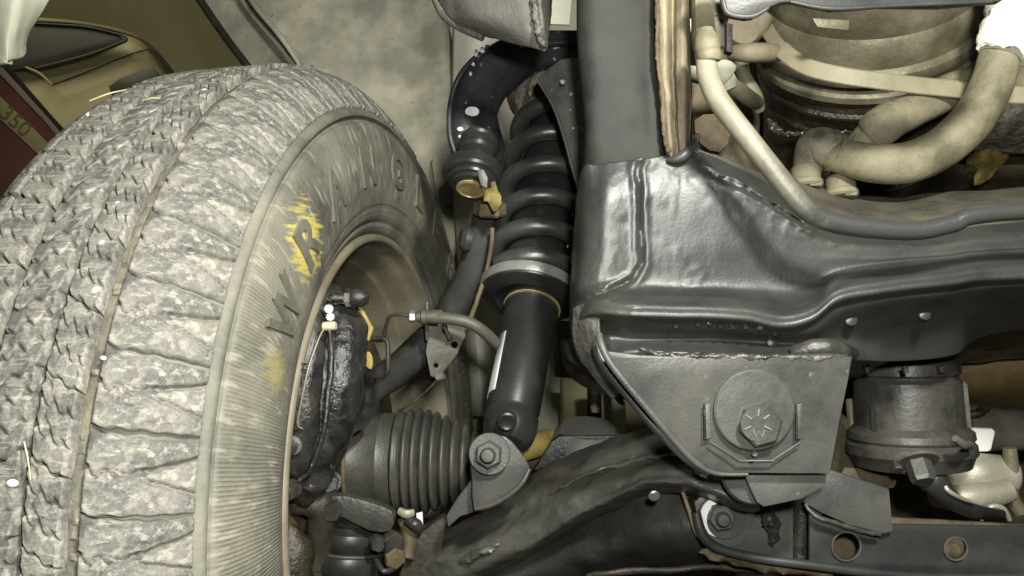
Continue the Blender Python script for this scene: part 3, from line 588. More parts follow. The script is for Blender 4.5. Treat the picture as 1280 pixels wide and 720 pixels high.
# ============================================================ DRIVESHAFT BOOT
cv = thing('driveshaft_boot', 'dusty black ribbed rubber driveshaft boot with smooth cup end', 'rubber boot', P(510, 640, .66))
A0, A1 = P(420, 575, .672), P(612, 577, .668); dv = (A1-A0); L = dv.length; k_ = .66/F
def hh(px): return (px-420)*.669/F
prof = [(0, 0), (40*k_, 0), (47*k_, hh(424)), (52*k_, hh(431)), (57*k_, hh(438)), (59*k_, hh(440)), (60*k_, hh(444)), (58.5*k_, hh(447)), (59*k_, hh(478)), (60*k_, hh(480)), (59*k_, hh(483)), (60*k_, hh(496)), (0, hh(496))]
lathe('cup', A0, dv, prof, m_boot, cv, seg=56)
for px_, r_ in ((441, 62), (498, 62)):
    lathe('clamp_band', A0+dv.normalized()*hh(px_), dv, [(r_*k_-.002, 0), (r_*k_, 0), (r_*k_+.0006, .0012), (r_*k_, .003), (r_*k_-.002, .003)], m_boot if px_ > 450 else m_rust, cv, seg=56)
pl_ = [(0, hh(496))]
xs = [498, 508, 519, 530, 541, 553, 565, 577, 589, 600]; rr = [62, 65, 66, 65, 62, 58, 53, 47, 40, 32]
for i, (x, r) in enumerate(zip(xs, rr)):
    pl_ += [((r-9)*k_, hh(x)), ((r-6.5)*k_, hh(x+1.2)), ((r-1.5)*k_, hh(x+3)), (r*k_, hh(x+5)), ((r-.6)*k_, hh(x+7)), ((r-4.5)*k_, hh(x+9))]
pl_ += [(22*k_, hh(612)), (0, hh(612))]
plt = lathe('bellows', A0, dv, pl_, m_boot, cv, seg=64, sharp=75)
plt.data.transform(Matrix.Identity(4))
for i, (x, y) in enumerate(((520, 590), )): pass
sweep('shaft', [(600, 577, .669, 14), (700, 578, .69, 14), (900, 578, .72, 14)], m_dark, cv)
bc = thing('boot_clip', 'bright crimp and dark band ends under the rubber boot', 'clip', P(515, 650, .62))
sweep('crimp', [(499, 638, .62, 4), (508, 642, .618, 5), (517, 640, .62, 4)], m_alu, bc, seg=10, pw=4)
sweep('band_end', [(508, 650, .62, 6), (520, 656, .618, 8), (524, 664, .625, 5)], m_gloss, bc, seg=12)
plate('white_tie', [(520, 642), (528, 640), (529, 662), (522, 664)], .63, m_white, bc, thick=.002)

# ============================================================ LOWER BALL JOINT / TIE ROD END
bj = thing('lower_ball_joint', 'dark stacked rubber-booted ball joint below the ribbed boot', 'ball joint', P(440, 720, .64))
JA = Vector((-.08, -.12, -1)); JO = P(442, 628, .635); q = .635/F
lathe('boot', JO, JA, [(0, 0), (20*q, 0), (40*q, 4*q), (44*q, 12*q), (40*q, 22*q), (34*q, 27*q), (36*q, 30*q), (42*q, 34*q), (44*q, 42*q), (42*q, 52*q), (38*q, 56*q), (46*q, 60*q), (49*q, 70*q), (46*q, 80*q), (36*q, 86*q), (32*q, 104*q), (0, 104*q)], m_shock, bj, seg=44)
lathe('spring_ring', JO+JA*(56*q), JA, [(40*q, 0), (43*q, 0), (44*q, .001), (43*q, .0025), (40*q, .0025)], m_boot, bj, seg=40)
plate('flange', [(405, 624), (432, 620), (480, 634), (492, 644), (488, 664), (462, 664), (430, 648), (408, 642)], .6, m_coat, bj, thick=.012, bevel=.0015, k=2)
bolt(416, 636, .6, (.1, -1, -.1), 13, .009, m_coat, bj, 'bolt_head')
bolt(393, 660, .62, (.3, -1, .2), 13, .012, m_coat, bj, 'bolt_head')
bolt(470, 676, .598, (.4, -1, -.1), 10, .009, m_coat, bj, 'bolt_head')
bolt(490, 676, .6, (.4, -1, -.1), 15, .008, m_gloss, bj, 'castle_nut')
bolt(492, 694, .6, (.4, -1, -.1), 14, .008, m_rust, bj, 'lock_nut')
sweep('grease_tube', [(470, 700, .6, 3.5), (480, 714, .59, 4), (496, 706, .6, 4), (497, 690, .61, 3.5)], m_gloss, bj, seg=10)
sweep('rusty_lug', [(340, 634, .6, 12), (400, 632, .6, 18), (398, 690, .61, 16), (400, 740, .62, 18)], m_dark, bj, rough=.003, rs=60)
sweep('grimy_arm', [(345, 660, .6, 20), (365, 690, .6, 26), (368, 760, .6, 30)], m_oil, bj, rough=.004, rs=60)
sweep('ball_stud', [(505, 648, .63, 9), (512, 670, .63, 10), (508, 700, .62, 9)], m_rust, bj, rough=.001)
plate('dirty_gusset', [(498, 740), (512, 690), (528, 666), (545, 650), (560, 650), (548, 700), (560, 740)], .63, m_dark, bj, thick=.01, k=2, rough=.002)

# ============================================================ COIL-OVER SHOCK
co = thing('coilover_shock', 'black coil-over shock absorber with spring, leaning between the wheel and frame', 'shock absorber', P(637, 545, .6))
T0, T1 = P(663, 360, .672), P(704, 98, .80); SA = (T1-T0).normalized(); B0 = P(637, 538, .592); BA = (P(664, 388, .66)-B0).normalized()
sl = (T1-T0).length
# helix
side_ = SA.cross(Vector((0, 1, 0))).normalized(); fr = SA.cross(side_)
V = []; seg = 16; turns = 7.2; N_ = int(turns*40); wr = .0077
pts = []
for i in range(N_+1):
    t = i/N_; a = 2*math.pi*turns*t+.6
    R = .0345 + .001*t
    # first and last turn close up
    hgt = sl*(0.02+.96*(t+ -.018*math.sin(2*math.pi*t)))
    pts.append(T0+SA*hgt+side_*R*math.cos(a)+fr*R*math.sin(a))
for i, c in enumerate(pts):
    t = (pts[min(i+1, N_)]-pts[max(i-1, 0)]).normalized()
    s = SA.cross(t).normalized(); b = t.cross(s)
    for j in range(seg): an = 2*math.pi*j/seg; V.append(c+(s*math.cos(an)+b*math.sin(an))*wr)
Fc = [[i*seg+j, (i+1)*seg+j, (i+1)*seg+(j+1) % seg, i*seg+(j+1) % seg] for i in range(N_) for j in range(seg)]+[list(range(seg)), [N_*seg+j for j in range(seg)][::-1]]
mesh('spring', V, Fc, m_spring, co, 80)
lathe('dust_boot', T0, SA, [(0, 0), (.026, 0), (.026, sl*.25), (.027, sl*.27), (.0265, sl*.6), (.027, sl*.62), (.026, sl), (0, sl)], m_shock, co, seg=40)
pr_ = .0415
per = lathe('spring_perch', T0-SA*.010, SA, [(.022, -.001), (.028, -.004), (.034, -.003), (pr_-.001, -.0005), (pr_, .001), (pr_, .0085), (pr_-.0015, .0095), (.02, .0095)], m_shock, co, seg=60)
lathe('perch_ring', T0-SA*.0095, SA, [(pr_-.0008, 0), (pr_+.0008, .0003), (pr_+.0012, .001), (pr_+.0012, .0085), (pr_+.0004, .0095), (pr_-.001, .0095)], m_label if False else M('worn_grey_ring', (.2, .2, .19), (.28, .28, .26), 50, .35, .1, metal=.3, bump=.3), per, seg=64)
b = .62/F
hl = (P(664, 388, .66)-B0).length
lathe('shock_body', B0, BA, [(0, -.012), (.013, -.011), (.0185, -.006), (.0202, .001), (.0202, .01), (.0192, .012), (.0192, .015), (.0203, .018), (.0208, hl*.55), (.0222, hl*.9), (.0232, hl*1.15), (0, hl*1.15)], m_shock, co, seg=56)
lathe('yellow_seal', P(665, 385, .66), BA, [(.0228, 0), (.0237, 0), (.0238, .0005), (.0228, .0007)], m_gold, co, seg=48)
# curved paper label on the left of the body
lb = []; s1 = BA.cross(Vector((0, 1, 0))).normalized(); f1 = BA.cross(s1)
for i in range(9):
    for j in range(2):
        for r_ in (.0236, .0242):
            pass
angs = [math.radians(a) for a in range(0, 41, 5)]
def lab_pt(a, h, e): return B0+BA*h+(s1*math.cos(a)+f1*math.sin(a))*(.0203+.0006*h/hl*1.1+e)
# choose the angle facing left of the camera
best = min(range(0, 360, 3), key=lambda a: lab_pt(math.radians(a), hl*.4, 0).x/lab_pt(math.radians(a), hl*.4, 0).y)
sgn = 1 if (lab_pt(math.radians(best+30), hl*.4, 0).y < lab_pt(math.radians(best-30), hl*.4, 0).y) else -1
nA = 9
for j in range(2):
    h = hl*(.22 if j == 0 else .70)
    for i in range(nA):
        lb.append(lab_pt(math.radians(best+sgn*(-20+i*8)), h, .0008))
mesh('paper_label', lb, [[i, i+1, nA+i+1, nA+i] for i in range(nA-1)], m_label, co).modifiers.new('t', 'SOLIDIFY').thickness = .0003
# crimp dimple
lathe('crimp_dimple', P(634, 527, .567), (0, -1, -.2), [(0, .0006), (.0035, .0004), (.0055, .0014), (.0068, .0008), (.0072, -.003), (0, -.003)], m_shock, co, seg=24)
lathe('lower_eye', P(622, 572, .61), (.1, -1, .1), [(0, -.004), (.019, -.004), (.02, -.002), (.02, .004), (.018, .006), (0, .006)], m_rust, co, seg=36)
# upper mount
lathe('upper_bushing', P(670, 118, .76), (-.25, -.9, .3), [(.012, -.015), (.024, -.012), (.028, -.004), (.0275, .006), (.022, .012), (.017, .013), (.015, .006), (.006, .004), (0, .004)], m_rust, co, seg=40)
sweep('upper_shell', [(652, 150, .75, 6), (650, 125, .75, 8), (656, 100, .75, 8), (670, 88, .75, 7), (690, 84, .76, 6)], m_lump, co, seg=14, rough=.002, rs=80)
plate('upper_tag', [(660, 106), (672, 92), (684, 88), (688, 94), (672, 104), (662, 122)], .745, m_brass, co, thick=.004, k=2, rough=.001)
for (x, y) in ((670, 195), (643, 205), (662, 296), (655, 246)):
    pass

mp_ = tag(plate('shock_mount_plate', [(670, 98), (700, 74), (726, 71), (760, 70), (760, 250), (726, 248), (716, 212), (703, 165), (690, 130)], .645, m_bracket if False else M('dusty_mount_plate', (.05, .052, .048), (.085, .087, .08), 22, .5, .08, bump=.3, dust=(.24, .24, .2), damt=.45, ds=26, chips=.3), None, thick=.004, bevel=.001, gx=-.0003), 'dusty dark triangular mount plate over the top right of the spring', 'bracket')
sweep('edge_flange', [(670, 98, .64, 1.6), (690, 130, .64, 2), (703, 165, .64, 2), (716, 212, .64, 2), (727, 248, .64, 2)], m_bracket, mp_, seg=8)
bolt(703, 103, .635, (0, -1, 0), 3.5, .002, m_alu, mp_, 'rivet')

# ============================================================ UPPER CONTROL ARM
ua = thing('upper_control_arm', 'glossy black curved upper control arm with white splashes, hooking round to its ball joint', 'control arm', P(600, 210, .72))
sweep('arm', [(790, 62, .78, 24), (730, 62, .76, 23), (700, 62, .75, 23), (668, 65, .74, 25), (636, 78, .72, 29), (608, 102, .71, 31), (592, 135, .705, 31), (592, 165, .70, 34), (600, 190, .7, 33), (606, 208, .7, 24), (608, 214, .7, 10)], m_arm, ua, seg=36, ry=.7, pw=2.6, k=8)
sweep('arm_rib', [(760, 52, .735, 4), (705, 53, .73, 5), (665, 56, .72, 4), (640, 64, .70, 2)], m_arm, ua, seg=10)
sweep('rolled_edge', [(640, 52, .695, 3), (606, 64, .69, 3.5), (578, 90, .685, 3.5), (564, 125, .685, 3.5), (562, 165, .68, 3.5), (570, 192, .68, 3), (582, 205, .68, 2)], m_arm, ua, seg=10)
jt = P(600, 170, .668); ja = Vector((-.12, -.46, -.88)).normalized(); q = .65/F
ub = lathe('ball_joint', jt, ja, [(0, 0), (20*q, 0), (24*q, .004), (22*q, .006), (25*q, .008), (25*q, .011), (22*q, .0125), (24*q, .014), (25*q, .0155), (22*q, .018), (23*q, .026), (33*q, .030), (35*q, .032), (35*q, .040), (33*q, .042), (29*q, .043), (31*q, .046), (30*q, .048), (26*q, .049), (26*q, .052), (21*q, .053), (16*q, .053), (15*q, .046), (0, .046)], m_gloss if False else m_shock, ua, seg=48, sharp=30)
lathe('gold_ring', jt+ja*.0545, ja, [(15*q, -.002), (18*q, -.002), (18.5*q, 0), (15.5*q, .0005), (15*q, 0)], m_gold, ub, seg=40)
lathe('socket_plug', jt+ja*.044, ja, [(0, 0), (14.6*q, 0), (14.6*q, .006), (11*q, .004), (0, .003)], m_rust, ub, seg=32)
plate('nut_flat', [(596, 214), (604, 211), (610, 222), (609, 236), (601, 232)], .618, m_bracket, ua, thick=.004)
plate('yellow_grease', [(611, 226), (618, 223), (622, 240), (627, 246), (624, 262), (616, 264), (610, 250), (604, 252), (606, 242)], .64, m_mottle, ua, thick=.003, k=2, rough=.003, rs=90)
for (x, y, rx, ry) in ((590, 139, 9, 6), (575, 161, 4, 3), (597, 163, 5, 4), (603, 62, 3.5, 3.5), (595, 66, 2.5, 5), (588, 92, 2, 3), (592, 80, 2.5, 2.5), (575, 171, 2.5, 2), (609, 58, 2.5, 2.5), (583, 82, 2, 2)):
    dd = .7-.0215 if y > 90 else .705-.02
    sp_ = plate('splash', [(px, py) for px, py in circ(x, y, rx, 14, ry, .3)], dd, m_poop if rx > 3 else m_label, ua, thick=.0018, bevel=.0006, rough=.0006, rs=200)

# bump-stop bracket, top centre
bs = thing('frame_horn_bracket', 'grey-black folded bracket pointing down at top centre, rough weld on its edge', 'bracket', P(660, 62, .56))
loft('folded_plate', [[(520, -80, .6), (534, -20, .6), (552, 10, .595), (566, 28, .59), (600, 44, .59)], [(580, -80, .57), (585, -20, .565), (592, 10, .56), (604, 30, .56), (630, 51, .562)],
                      [(640, -80, .545), (642, -20, .54), (645, 10, .54), (652, 36, .54), (664, 60, .545)], [(664, -80, .54), (666, -20, .535), (669, 10, .535), (673, 40, .538), (678, 63, .545)]],
     M('dusty_horn_paint', (.07, .071, .065), (.12, .12, .108), 22, .5, .1, bump=.5, bs=240, big=1.2, bigs=60, dust=(.22, .21, .17), damt=.4, ds=18), bs, thick=.004, rough=.001)
loft('side_face', [[(664, -80, .54), (666, -20, .535), (669, 10, .535), (673, 40, .538), (678, 63, .545)], [(676, -80, .545), (679, -20, .54), (681, 10, .54), (683, 38, .543), (684, 61, .548)], [(693, -80, .62), (692, -20, .62), (690, 10, .62), (687, 36, .6), (684, 60, .56)]],
     m_lump, bs, thick=.004, rough=.0008)
sweep('weld_bead', [(666, -30, .533, 3), (667, 0, .532, 4), (670, 20, .531, 4), (674, 42, .532, 4.5), (680, 60, .542, 3.5)], m_lump, bs, seg=12, k=14, rough=.0016, rs=260)
sweep('lip', [(524, -60, .6, 6), (544, -4, .6, 6), (556, 20, .595, 6), (576, 34, .59, 5.5), (604, 47, .585, 5)], m_lump, bs, seg=12)
bgp = plate('rear_plate', [(686, -40), (718, -40), (712, 31), (688, 30)], .95, m_cream, bs, thick=.004)

# ============================================================ FRAME
fm = thing('frame_crossmember', 'big grey-black undercoated frame crossmember and upright filling the right half', 'frame', P(900, 500, .55))
loft('upright', [[(735, -190, .60), (737, 40, .60), (739, 110, .60), (738, 160, .6), (733, 230, .59), (731, 260, .58)],
                 [(721, -190, .535), (722, 40, .533), (727, 110, .53), (731, 160, .53), (728, 215, .535), (727, 260, .54)],
                 [(727, -190, .512), (728, 40, .511), (732, 110, .510), (735, 160, .508), (736, 215, .513), (735, 260, .525)],
                 [(765, -190, .508), (765, 40, .507), (767, 110, .506), (768, 160, .505), (768, 215, .507), (768, 260, .52)],
                 [(806, -190, .51), (806, 40, .509), (808, 110, .508), (810, 160, .506), (810, 215, .507), (810, 260, .52)],
                 [(822, -190, .516), (822, 40, .515), (824, 110, .513), (828, 160, .51), (828, 215, .512), (828, 260, .52)],
                 [(828, -190, .55), (828, 40, .55), (830, 110, .55), (834, 170, .54), (834, 215, .54), (834, 260, .54)]], m_upright, fm, k=10, thick=.004, rough=.0006, rs=40)
sf = loft('seam_flange', [[(817, -190, .512), (818, 60, .511), (822, 130, .51), (831, 192, .508)], [(822, -190, .5), (823, 60, .5), (826, 130, .5), (834, 196, .5)],
                     [(832, -190, .497), (833, 60, .497), (836, 130, .497), (840, 198, .498)], [(840, -190, .503), (841, 60, .503), (843, 130, .503), (846, 198, .503)],
                     [(846, -190, .498), (847, 60, .498), (848, 130, .498), (851, 196, .5)], [(858, -190, .5), (859, 60, .5), (860, 130, .5), (860, 192, .502)], [(862, -190, .53), (863, 60, .53), (864, 130, .53), (863, 188, .53)]], m_seam, fm, k=8, thick=.004, rough=.0006, rs=90)
sweep('seam_bead', [(821, -30, .499, 2.5), (822, 30, .498, 3), (822, 70, .498, 3), (828, 120, .498, 3.4), (830, 165, .498, 3), (836, 190, .498, 4)], m_rust, sf, seg=10, k=16, rough=.0008, rs=260)
# crossmember skin: columns left to right, rows top to bottom
stn = [
 #x      top back           ridge            mid             above lip      lip              below          recess          weld line
 [(716, 300, .57), (715, 320, .57), (714, 345, .57), (712, 372, .57), (712, 392, .57), (714, 420, .57), (722, 440, .57), (728, 455, .57)],
 [(726, 215, .515), (724, 260, .515), (723, 320, .512), (717, 374, .510), (717, 400, .508), (722, 425, .508), (735, 448, .508), (745, 468, .51)],
 [(750, 205, .506), (750, 250, .4985), (750, 310, .4965), (745, 365, .4955), (742, 388, .482), (752, 405, .484), (758, 425, .494), (762, 448, .484)],
 [(790, 200, .504), (790, 240, .4985), (790, 310, .4965), (788, 368, .4955), (788, 391, .472), (790, 406, .478), (790, 425, .492), (790, 438, .478)],
 [(838, 193, .503), (838, 240, .4985), (838, 310, .4965), (840, 370, .4955), (840, 393, .470), (840, 408, .477), (840, 425, .492), (840, 440, .476)],
 [(866, 188, .508), (872, 225, .4985), (885, 300, .4965), (890, 370, .4955), (890, 394, .469), (890, 409, .476), (890, 425, .492), (890, 442, .475)],
 [(912, 205, .512), (922, 235, .4985), (930, 300, .4965), (935, 372, .4955), (935, 397, .469), (935, 412, .476), (935, 427, .492), (935, 443, .475)],
 [(965, 232, .514), (968, 262, .4985), (975, 310, .4965), (980, 374, .4955), (978, 405, .469), (978, 417, .476), (980, 430, .49), (980, 444, .475)],
 [(1005, 262, .514), (1006, 283, .4985), (1010, 320, .4965), (1015, 368, .4955), (1016, 396, .468), (1018, 412, .476), (1020, 430, .49), (1020, 445, .476)],
 [(1045, 286, .512), (1045, 300, .4985), (1048, 320, .4965), (1050, 352, .4955), (1050, 372, .468), (1052, 390, .478), (1055, 425, .498), (1056, 448, .482)],
 [(1100, 296, .51), (1100, 306, .4985), (1105, 322, .4965), (1110, 342, .4955), (1112, 361, .468), (1114, 378, .478), (1114, 425, .51), (1112, 452, .52)],
 [(1180, 290, .51), (1180, 303, .4985), (1182, 317, .4965), (1188, 335, .4955), (1190, 352, .468), (1190, 369, .478), (1190, 410, .51), (1190, 445, .53)],
 [(1250, 280, .51), (1250, 295, .4985), (1252, 310, .4965), (1256, 328, .4955), (1258, 345, .468), (1258, 360, .478), (1258, 395, .51), (1258, 415, .54)],
 [(1560, 262, .51), (1560, 280, .4985), (1560, 300, .4965), (1560, 320, .4955), (1560, 336, .468), (1560, 350, .478), (1560, 380, .51), (1560, 395, .54)]]
S2 = []
for c in stn:
    L_ = c[4]; up = (c[3][0], c[3][1]-8, c[3][2])
    q0 = (L_[0], L_[1]-21, L_[2]+.0115); q1 = (L_[0], L_[1]-13, L_[2]+.0042); q2 = (L_[0], L_[1]-6, L_[2]+.0018); q3 = (L_[0], L_[1]+5, L_[2]+.0010); q4 = (L_[0], L_[1]+11, L_[2]+.007); up = (c[3][0], c[3][1]-12, c[3][2])
    S2.append([c[0], c[1], c[2], up, q0, q1, q2, (L_[0], L_[1], L_[2]+.0002), q3, q4, (c[5][0], c[5][1]+3, max(c[5][2], q4[2]+.004)), c[6], c[7]])
def seg_d(x, y, pl):
    b = 1e9
    for (x0, y0), (x1, y1) in zip(pl, pl[1:]):
        dx, dy = x1-x0, y1-y0; t = max(0, min(1, ((x-x0)*dx+(y-y0)*dy)/(dx*dx+dy*dy))); b = min(b, math.hypot(x-x0-t*dx, y-y0-t*dy))
    return b
seamA = [(801, 200), (797, 212), (800, 245), (801, 300), (803, 330), (792, 348), (765, 362), (738, 372)]
seamB = [(866, 190), (880, 212), (905, 224), (930, 236), (955, 250), (985, 268), (1010, 282)]
blobs = [(770, 215, 34, 22), (778, 250, 26, 30), (775, 325, 34, 34), (760, 385, 34, 26), (825, 335, 28, 30), (830, 225, 16, 30), (845, 345, 30, 18), (795, 360, 60, 16), (950, 255, 55, 13), (905, 232, 34, 14), (1000, 285, 34, 10), (1090, 300, 40, 6), (1268, 318, 18, 44), (745, 410, 30, 24)]
def lump_at(x, y):
    m_ = 0
    for bx, by, rx, ry in blobs:
        w_ = 1.25+.9*noise.noise(Vector((x*.06, y*.06, bx)))-math.hypot((x-bx)/rx, (y-by)/ry)
        m_ = max(m_, smooth(w_/.28))
    n_ = noise.noise(Vector((x*.16, y*.16, 1)))*.0007+abs(noise.noise(Vector((x*.45, y*.45, 4))))*.0010
    h_ = m_*(.0003+n_*.33)
    for pl_, wd in ((seamA, 7), (seamB, 6)):
        d_ = seg_d(x+3*noise.noise(Vector((x*.1, y*.1, 2))), y+3*noise.noise(Vector((x*.1, y*.1, 8))), pl_)
        h_ += .0011*smooth(1-abs(d_-wd)/6)*(1+.7*noise.noise(Vector((x*.2, y*.2, 6)))) - .0024*smooth(1-d_/3.2)
    # fine ripples along the lip
    return h_
def skin_mesh(name, cols, k, mat, fn, thick=.004, rough=.00025):
    R = [cr(r, k) for r in cols]; Cc = [cr([r[i] for r in R], k) for i in range(len(R[0]))]
    nc, nr = len(Cc), len(Cc[0]); vs = []
    for i in range(nc):
        for j in range(nr):
            x, y, d = Cc[i][j]; vs.append(bump_verts([P(x, y, d-fn(x, y))], rough, 40)[0])
    fc = [[i*nr+j, i*nr+j+1, (i+1)*nr+j+1, (i+1)*nr+j] for i in range(nc-1) for j in range(nr-1)]
    a, b_, c_ = vs[fc[0][0]], vs[fc[0][1]], vs[fc[0][2]]
    t_ = sum((vs[f[1]]-vs[f[0]]).cross(vs[f[2]]-vs[f[0]]).dot(vs[f[0]]) for f in fc[::11])
    if t_ > 0: fc = [f[::-1] for f in fc]
    o_ = mesh(name, vs, fc, mat, fm, 80); m2 = o_.modifiers.new('thickness', 'SOLIDIFY'); m2.thickness = thick; m2.offset = -1
    return o_, vs, fc
cross_o, cvs, cfc = skin_mesh('crossmember', S2, 14, m_frame, lump_at)
from mathutils.bvhtree import BVHTree
bvh = BVHTree.FromPolygons(cvs, cfc)
def on_skin(x, y, lift=0, fallback=.48):
    h_ = bvh.ray_cast(Vector((0, 0, 0)), P(x, y, 1).normalized())[0]
    return (h_.y if h_ is not None else fallback)-lift
# top ledge behind the pipe
ledge = [[(858, 180, .515), (862, 200, .52), (866, 225, .53)], [(900, 196, .54), (905, 215, .535), (912, 245, .53)], [(950, 214, .57), (960, 245, .545), (968, 270, .53)], [(1000, 224, .62), (1005, 255, .565), (1010, 290, .53)],
         [(1050, 240, .64), (1050, 268, .575), (1050, 305, .53)], [(1120, 246, .65), (1120, 270, .58), (1120, 312, .53)], [(1200, 238, .65), (1200, 262, .58), (1200, 308, .53)], [(1560, 222, .64), (1560, 245, .57), (1560, 290, .53)]]
loft('top_ledge', ledge, M('dusty_brown_ledge', (.045, .042, .034), (.09, .082, .062), 30, .5, .1, bump=.6, bs=240, big=1.2, bigs=60, dust=(.2, .18, .12), damt=.45, ds=24), fm, k=8, thick=.004, rough=.0012, rs=50)
sweep('corner_fold', [(834, 200, .5, 3), (846, 199, .498, 6), (858, 192, .498, 7), (868, 180, .505, 5), (872, 170, .52, 4)], m_frame, fm, seg=16, rough=.0004)
# weld seams and caulking
sweep('weld_bead', [(800, 436, .468, 2.5), (822, 442, .4655, 4), (850, 446, .4628, 5), (890, 446, .4622, 4.4), (930, 447, .4621, 5), (970, 447, .4622, 4.4), (1010, 447, .4621, 5.4), (1040, 446, .4626, 5), (1058, 445, .467, 3)], m_weld, fm, seg=14, k=16, rough=.0012, rs=150)
for i, (x, y) in enumerate(((845, 401), (872, 399), (900, 401), (915, 402), (932, 402), (950, 403), (968, 410), (887, 398))):
    lathe('drip', P(x, y+6, on_skin(x, y+6)), (0, -.3, -1), [(0, -.002), (.0016, -.0015), (.0022, .0003), (.001, .0018), (0, .002)], m_gloss, fm, seg=8)
for (x, y) in ((1064, 400), (1156, 393), (966, 428)):
    lathe('spot_weld', P(x, y, on_skin(x, y, .0004)), (0, -1, .2), [(0, .0015), (.002, .0013), (.0035, .0006), (.004, -.001), (0, -.001)], m_frame, fm, seg=14)
sweep('lower_bulge', [(990, 442, .478, 8), (1020, 436, .474, 12), (1045, 436, .476, 12), (1068, 442, .485, 7)], m_weld, fm, seg=16, rough=.0012)
loft('left_gusset', [[(716, 385, .50), (714, 410, .50), (720, 440, .5), (740, 470, .505), (765, 500, .51)], [(735, 380, .49), (735, 408, .488), (742, 436, .489), (755, 460, .493), (775, 492, .5)], [(750, 390, .486), (749, 412, .484), (754, 434, .484), (763, 455, .49), (785, 488, .5)]], m_lump, fm, k=8, thick=.004, rough=.0006)
loft('dark_underside', [[(1050, 430, .5), (1150, 425, .53), (1250, 395, .55), (1570, 375, .55)], [(1055, 470, .56), (1150, 455, .62), (1250, 430, .65), (1570, 410, .65)], [(1060, 480, .7), (1150, 460, .75), (1250, 450, .75), (1570, 430, .75)]], m_gloss, fm, k=8, thick=.004, rough=.002)

rbs = thing('rubber_bump_stop', 'black rounded rubber stop tucked under the left corner of the frame', 'bump stop', P(750, 498, .58))
loft('stop_body', [[(700, 425, .6), (704, 455, .6), (716, 474, .6), (740, 488, .6), (775, 498, .6), (800, 504, .6)], [(712, 425, .57), (720, 450, .565), (735, 468, .565), (755, 480, .565), (780, 490, .57), (800, 496, .575)], [(750, 400, .565), (760, 430, .56), (770, 450, .56), (785, 470, .56), (795, 480, .56), (805, 490, .57)]], m_shock, rbs, k=8, thick=.02)
sweep('stop_nub', [(770, 492, .585, 5), (776, 502, .585, 4), (780, 505, .585, 2)], m_dark, rbs)

# cam bolt bracket
cb = thing('alignment_bracket', 'grey steel bracket plate hanging from the frame with a round eccentric washer and hex bolt', 'bracket', P(960, 595, .46))
plate('side_plate', [(752, 438), (800, 444), (850, 446), (1066, 446), (1060, 480), (1050, 528), (1038, 592), (895, 592), (868, 575), (830, 535), (775, 475), (757, 448)], .462, m_bracket, cb, thick=.005, bevel=.0012, gy=.00004, rough=.0004, rs=20)
sweep('rolled_edge', [(749, 418, .466, 4), (752, 432, .462, 5), (762, 452, .46, 5), (780, 476, .459, 5), (812, 514, .458, 5), (845, 553, .458, 4.6), (872, 580, .459, 4), (896, 592, .461, 3), (935, 593, .461, 2)], m_bracket, cb, seg=14)
sweep('edge_return', [(746, 425, .48, 5), (748, 440, .478, 7), (760, 462, .475, 7), (790, 500, .472, 6), (825, 541, .47, 6), (858, 574, .47, 5), (885, 592, .47, 4)], m_frame, cb, seg=14)
cw = lathe('eccentric_washer', P(942, 512, .4615), (0, -1, 0), [(0, -.001), (.0228, -.001), (.0233, .0005), (.0233, .0018), (.0222, .0026), (0, .0026)], m_bracket, cb, seg=72)
hb_ = bolt(948, 530, .4595, (-.04, -1, -.02), 27, .0085, m_bracket, cb, 'hex_bolt', washer=0, phase=.26)
hm = P(948, 530, .4508)
lathe('bolt_face', P(947.6, 529.6, .4512), (-.04, -1, -.02), [(0, 0), (.0098, 0), (.0100, .0003), (.0098, .0007), (0, .0007)], m_bracket, hb_, seg=40)
for a in (85, 35, -25, 145, 205):
    t = math.radians(a); c_, s_ = math.cos(t), math.sin(t)
    sweep('grade_mark', [(947+9*c_, 529-9*s_, .4502, 1.1), (947+18*c_, 529-18*s_, .4502, 1.1)], m_mark, hb_, seg=6, k=1)
sweep('maker_mark', [(941, 537, .4502, .9), (945, 546, .4502, .9), (948, 539, .4502, .9), (952, 546, .4502, .9), (956, 538, .4502, .9)], m_mark, hb_, seg=6, k=1)
for x, lean in ((885, 1), (1000, -1)):
    plate('guide_tab', [(x-3.5, 506), (x+3, 504), (x+4.5, 548), (x-2, 550)], .458, m_bracket, cb, thick=.004, bevel=.0008)
    sweep('tab_edge', [(x-5, 505, .4585, 1), (x-4, 549, .4585, 1)], m_gloss, cb, seg=6, k=1)
sweep('cam_edge', [(887, 552, .4585, 1.2), (921, 573, .4585, 1.4), (924, 576, .4585, 1.4), (966, 576, .4585, 1.4), (969, 573, .4585, 1.4), (1000, 553, .4585, 1.2)], m_bracket, cb, seg=8, k=1)
lathe('centre_punch', P(943, 567, .459), (0, -1, 0), [(0, .0006), (.0014, .001), (.0018, 0), (0, -.001)], m_bracket, cb, seg=12)
plate('lower_return', [(930, 594), (1036, 594), (1034, 606), (1002, 624), (955, 634), (946, 628)], .475, m_bracket, cb, thick=.004, bevel=.001)
lathe('bush_rim', P(942, 588, .485), (0, -1, 0), [(.008, 0), (.020, 0), (.0205, .002), (.019, .004), (.008, .004)], m_bracket, cb, seg=40)

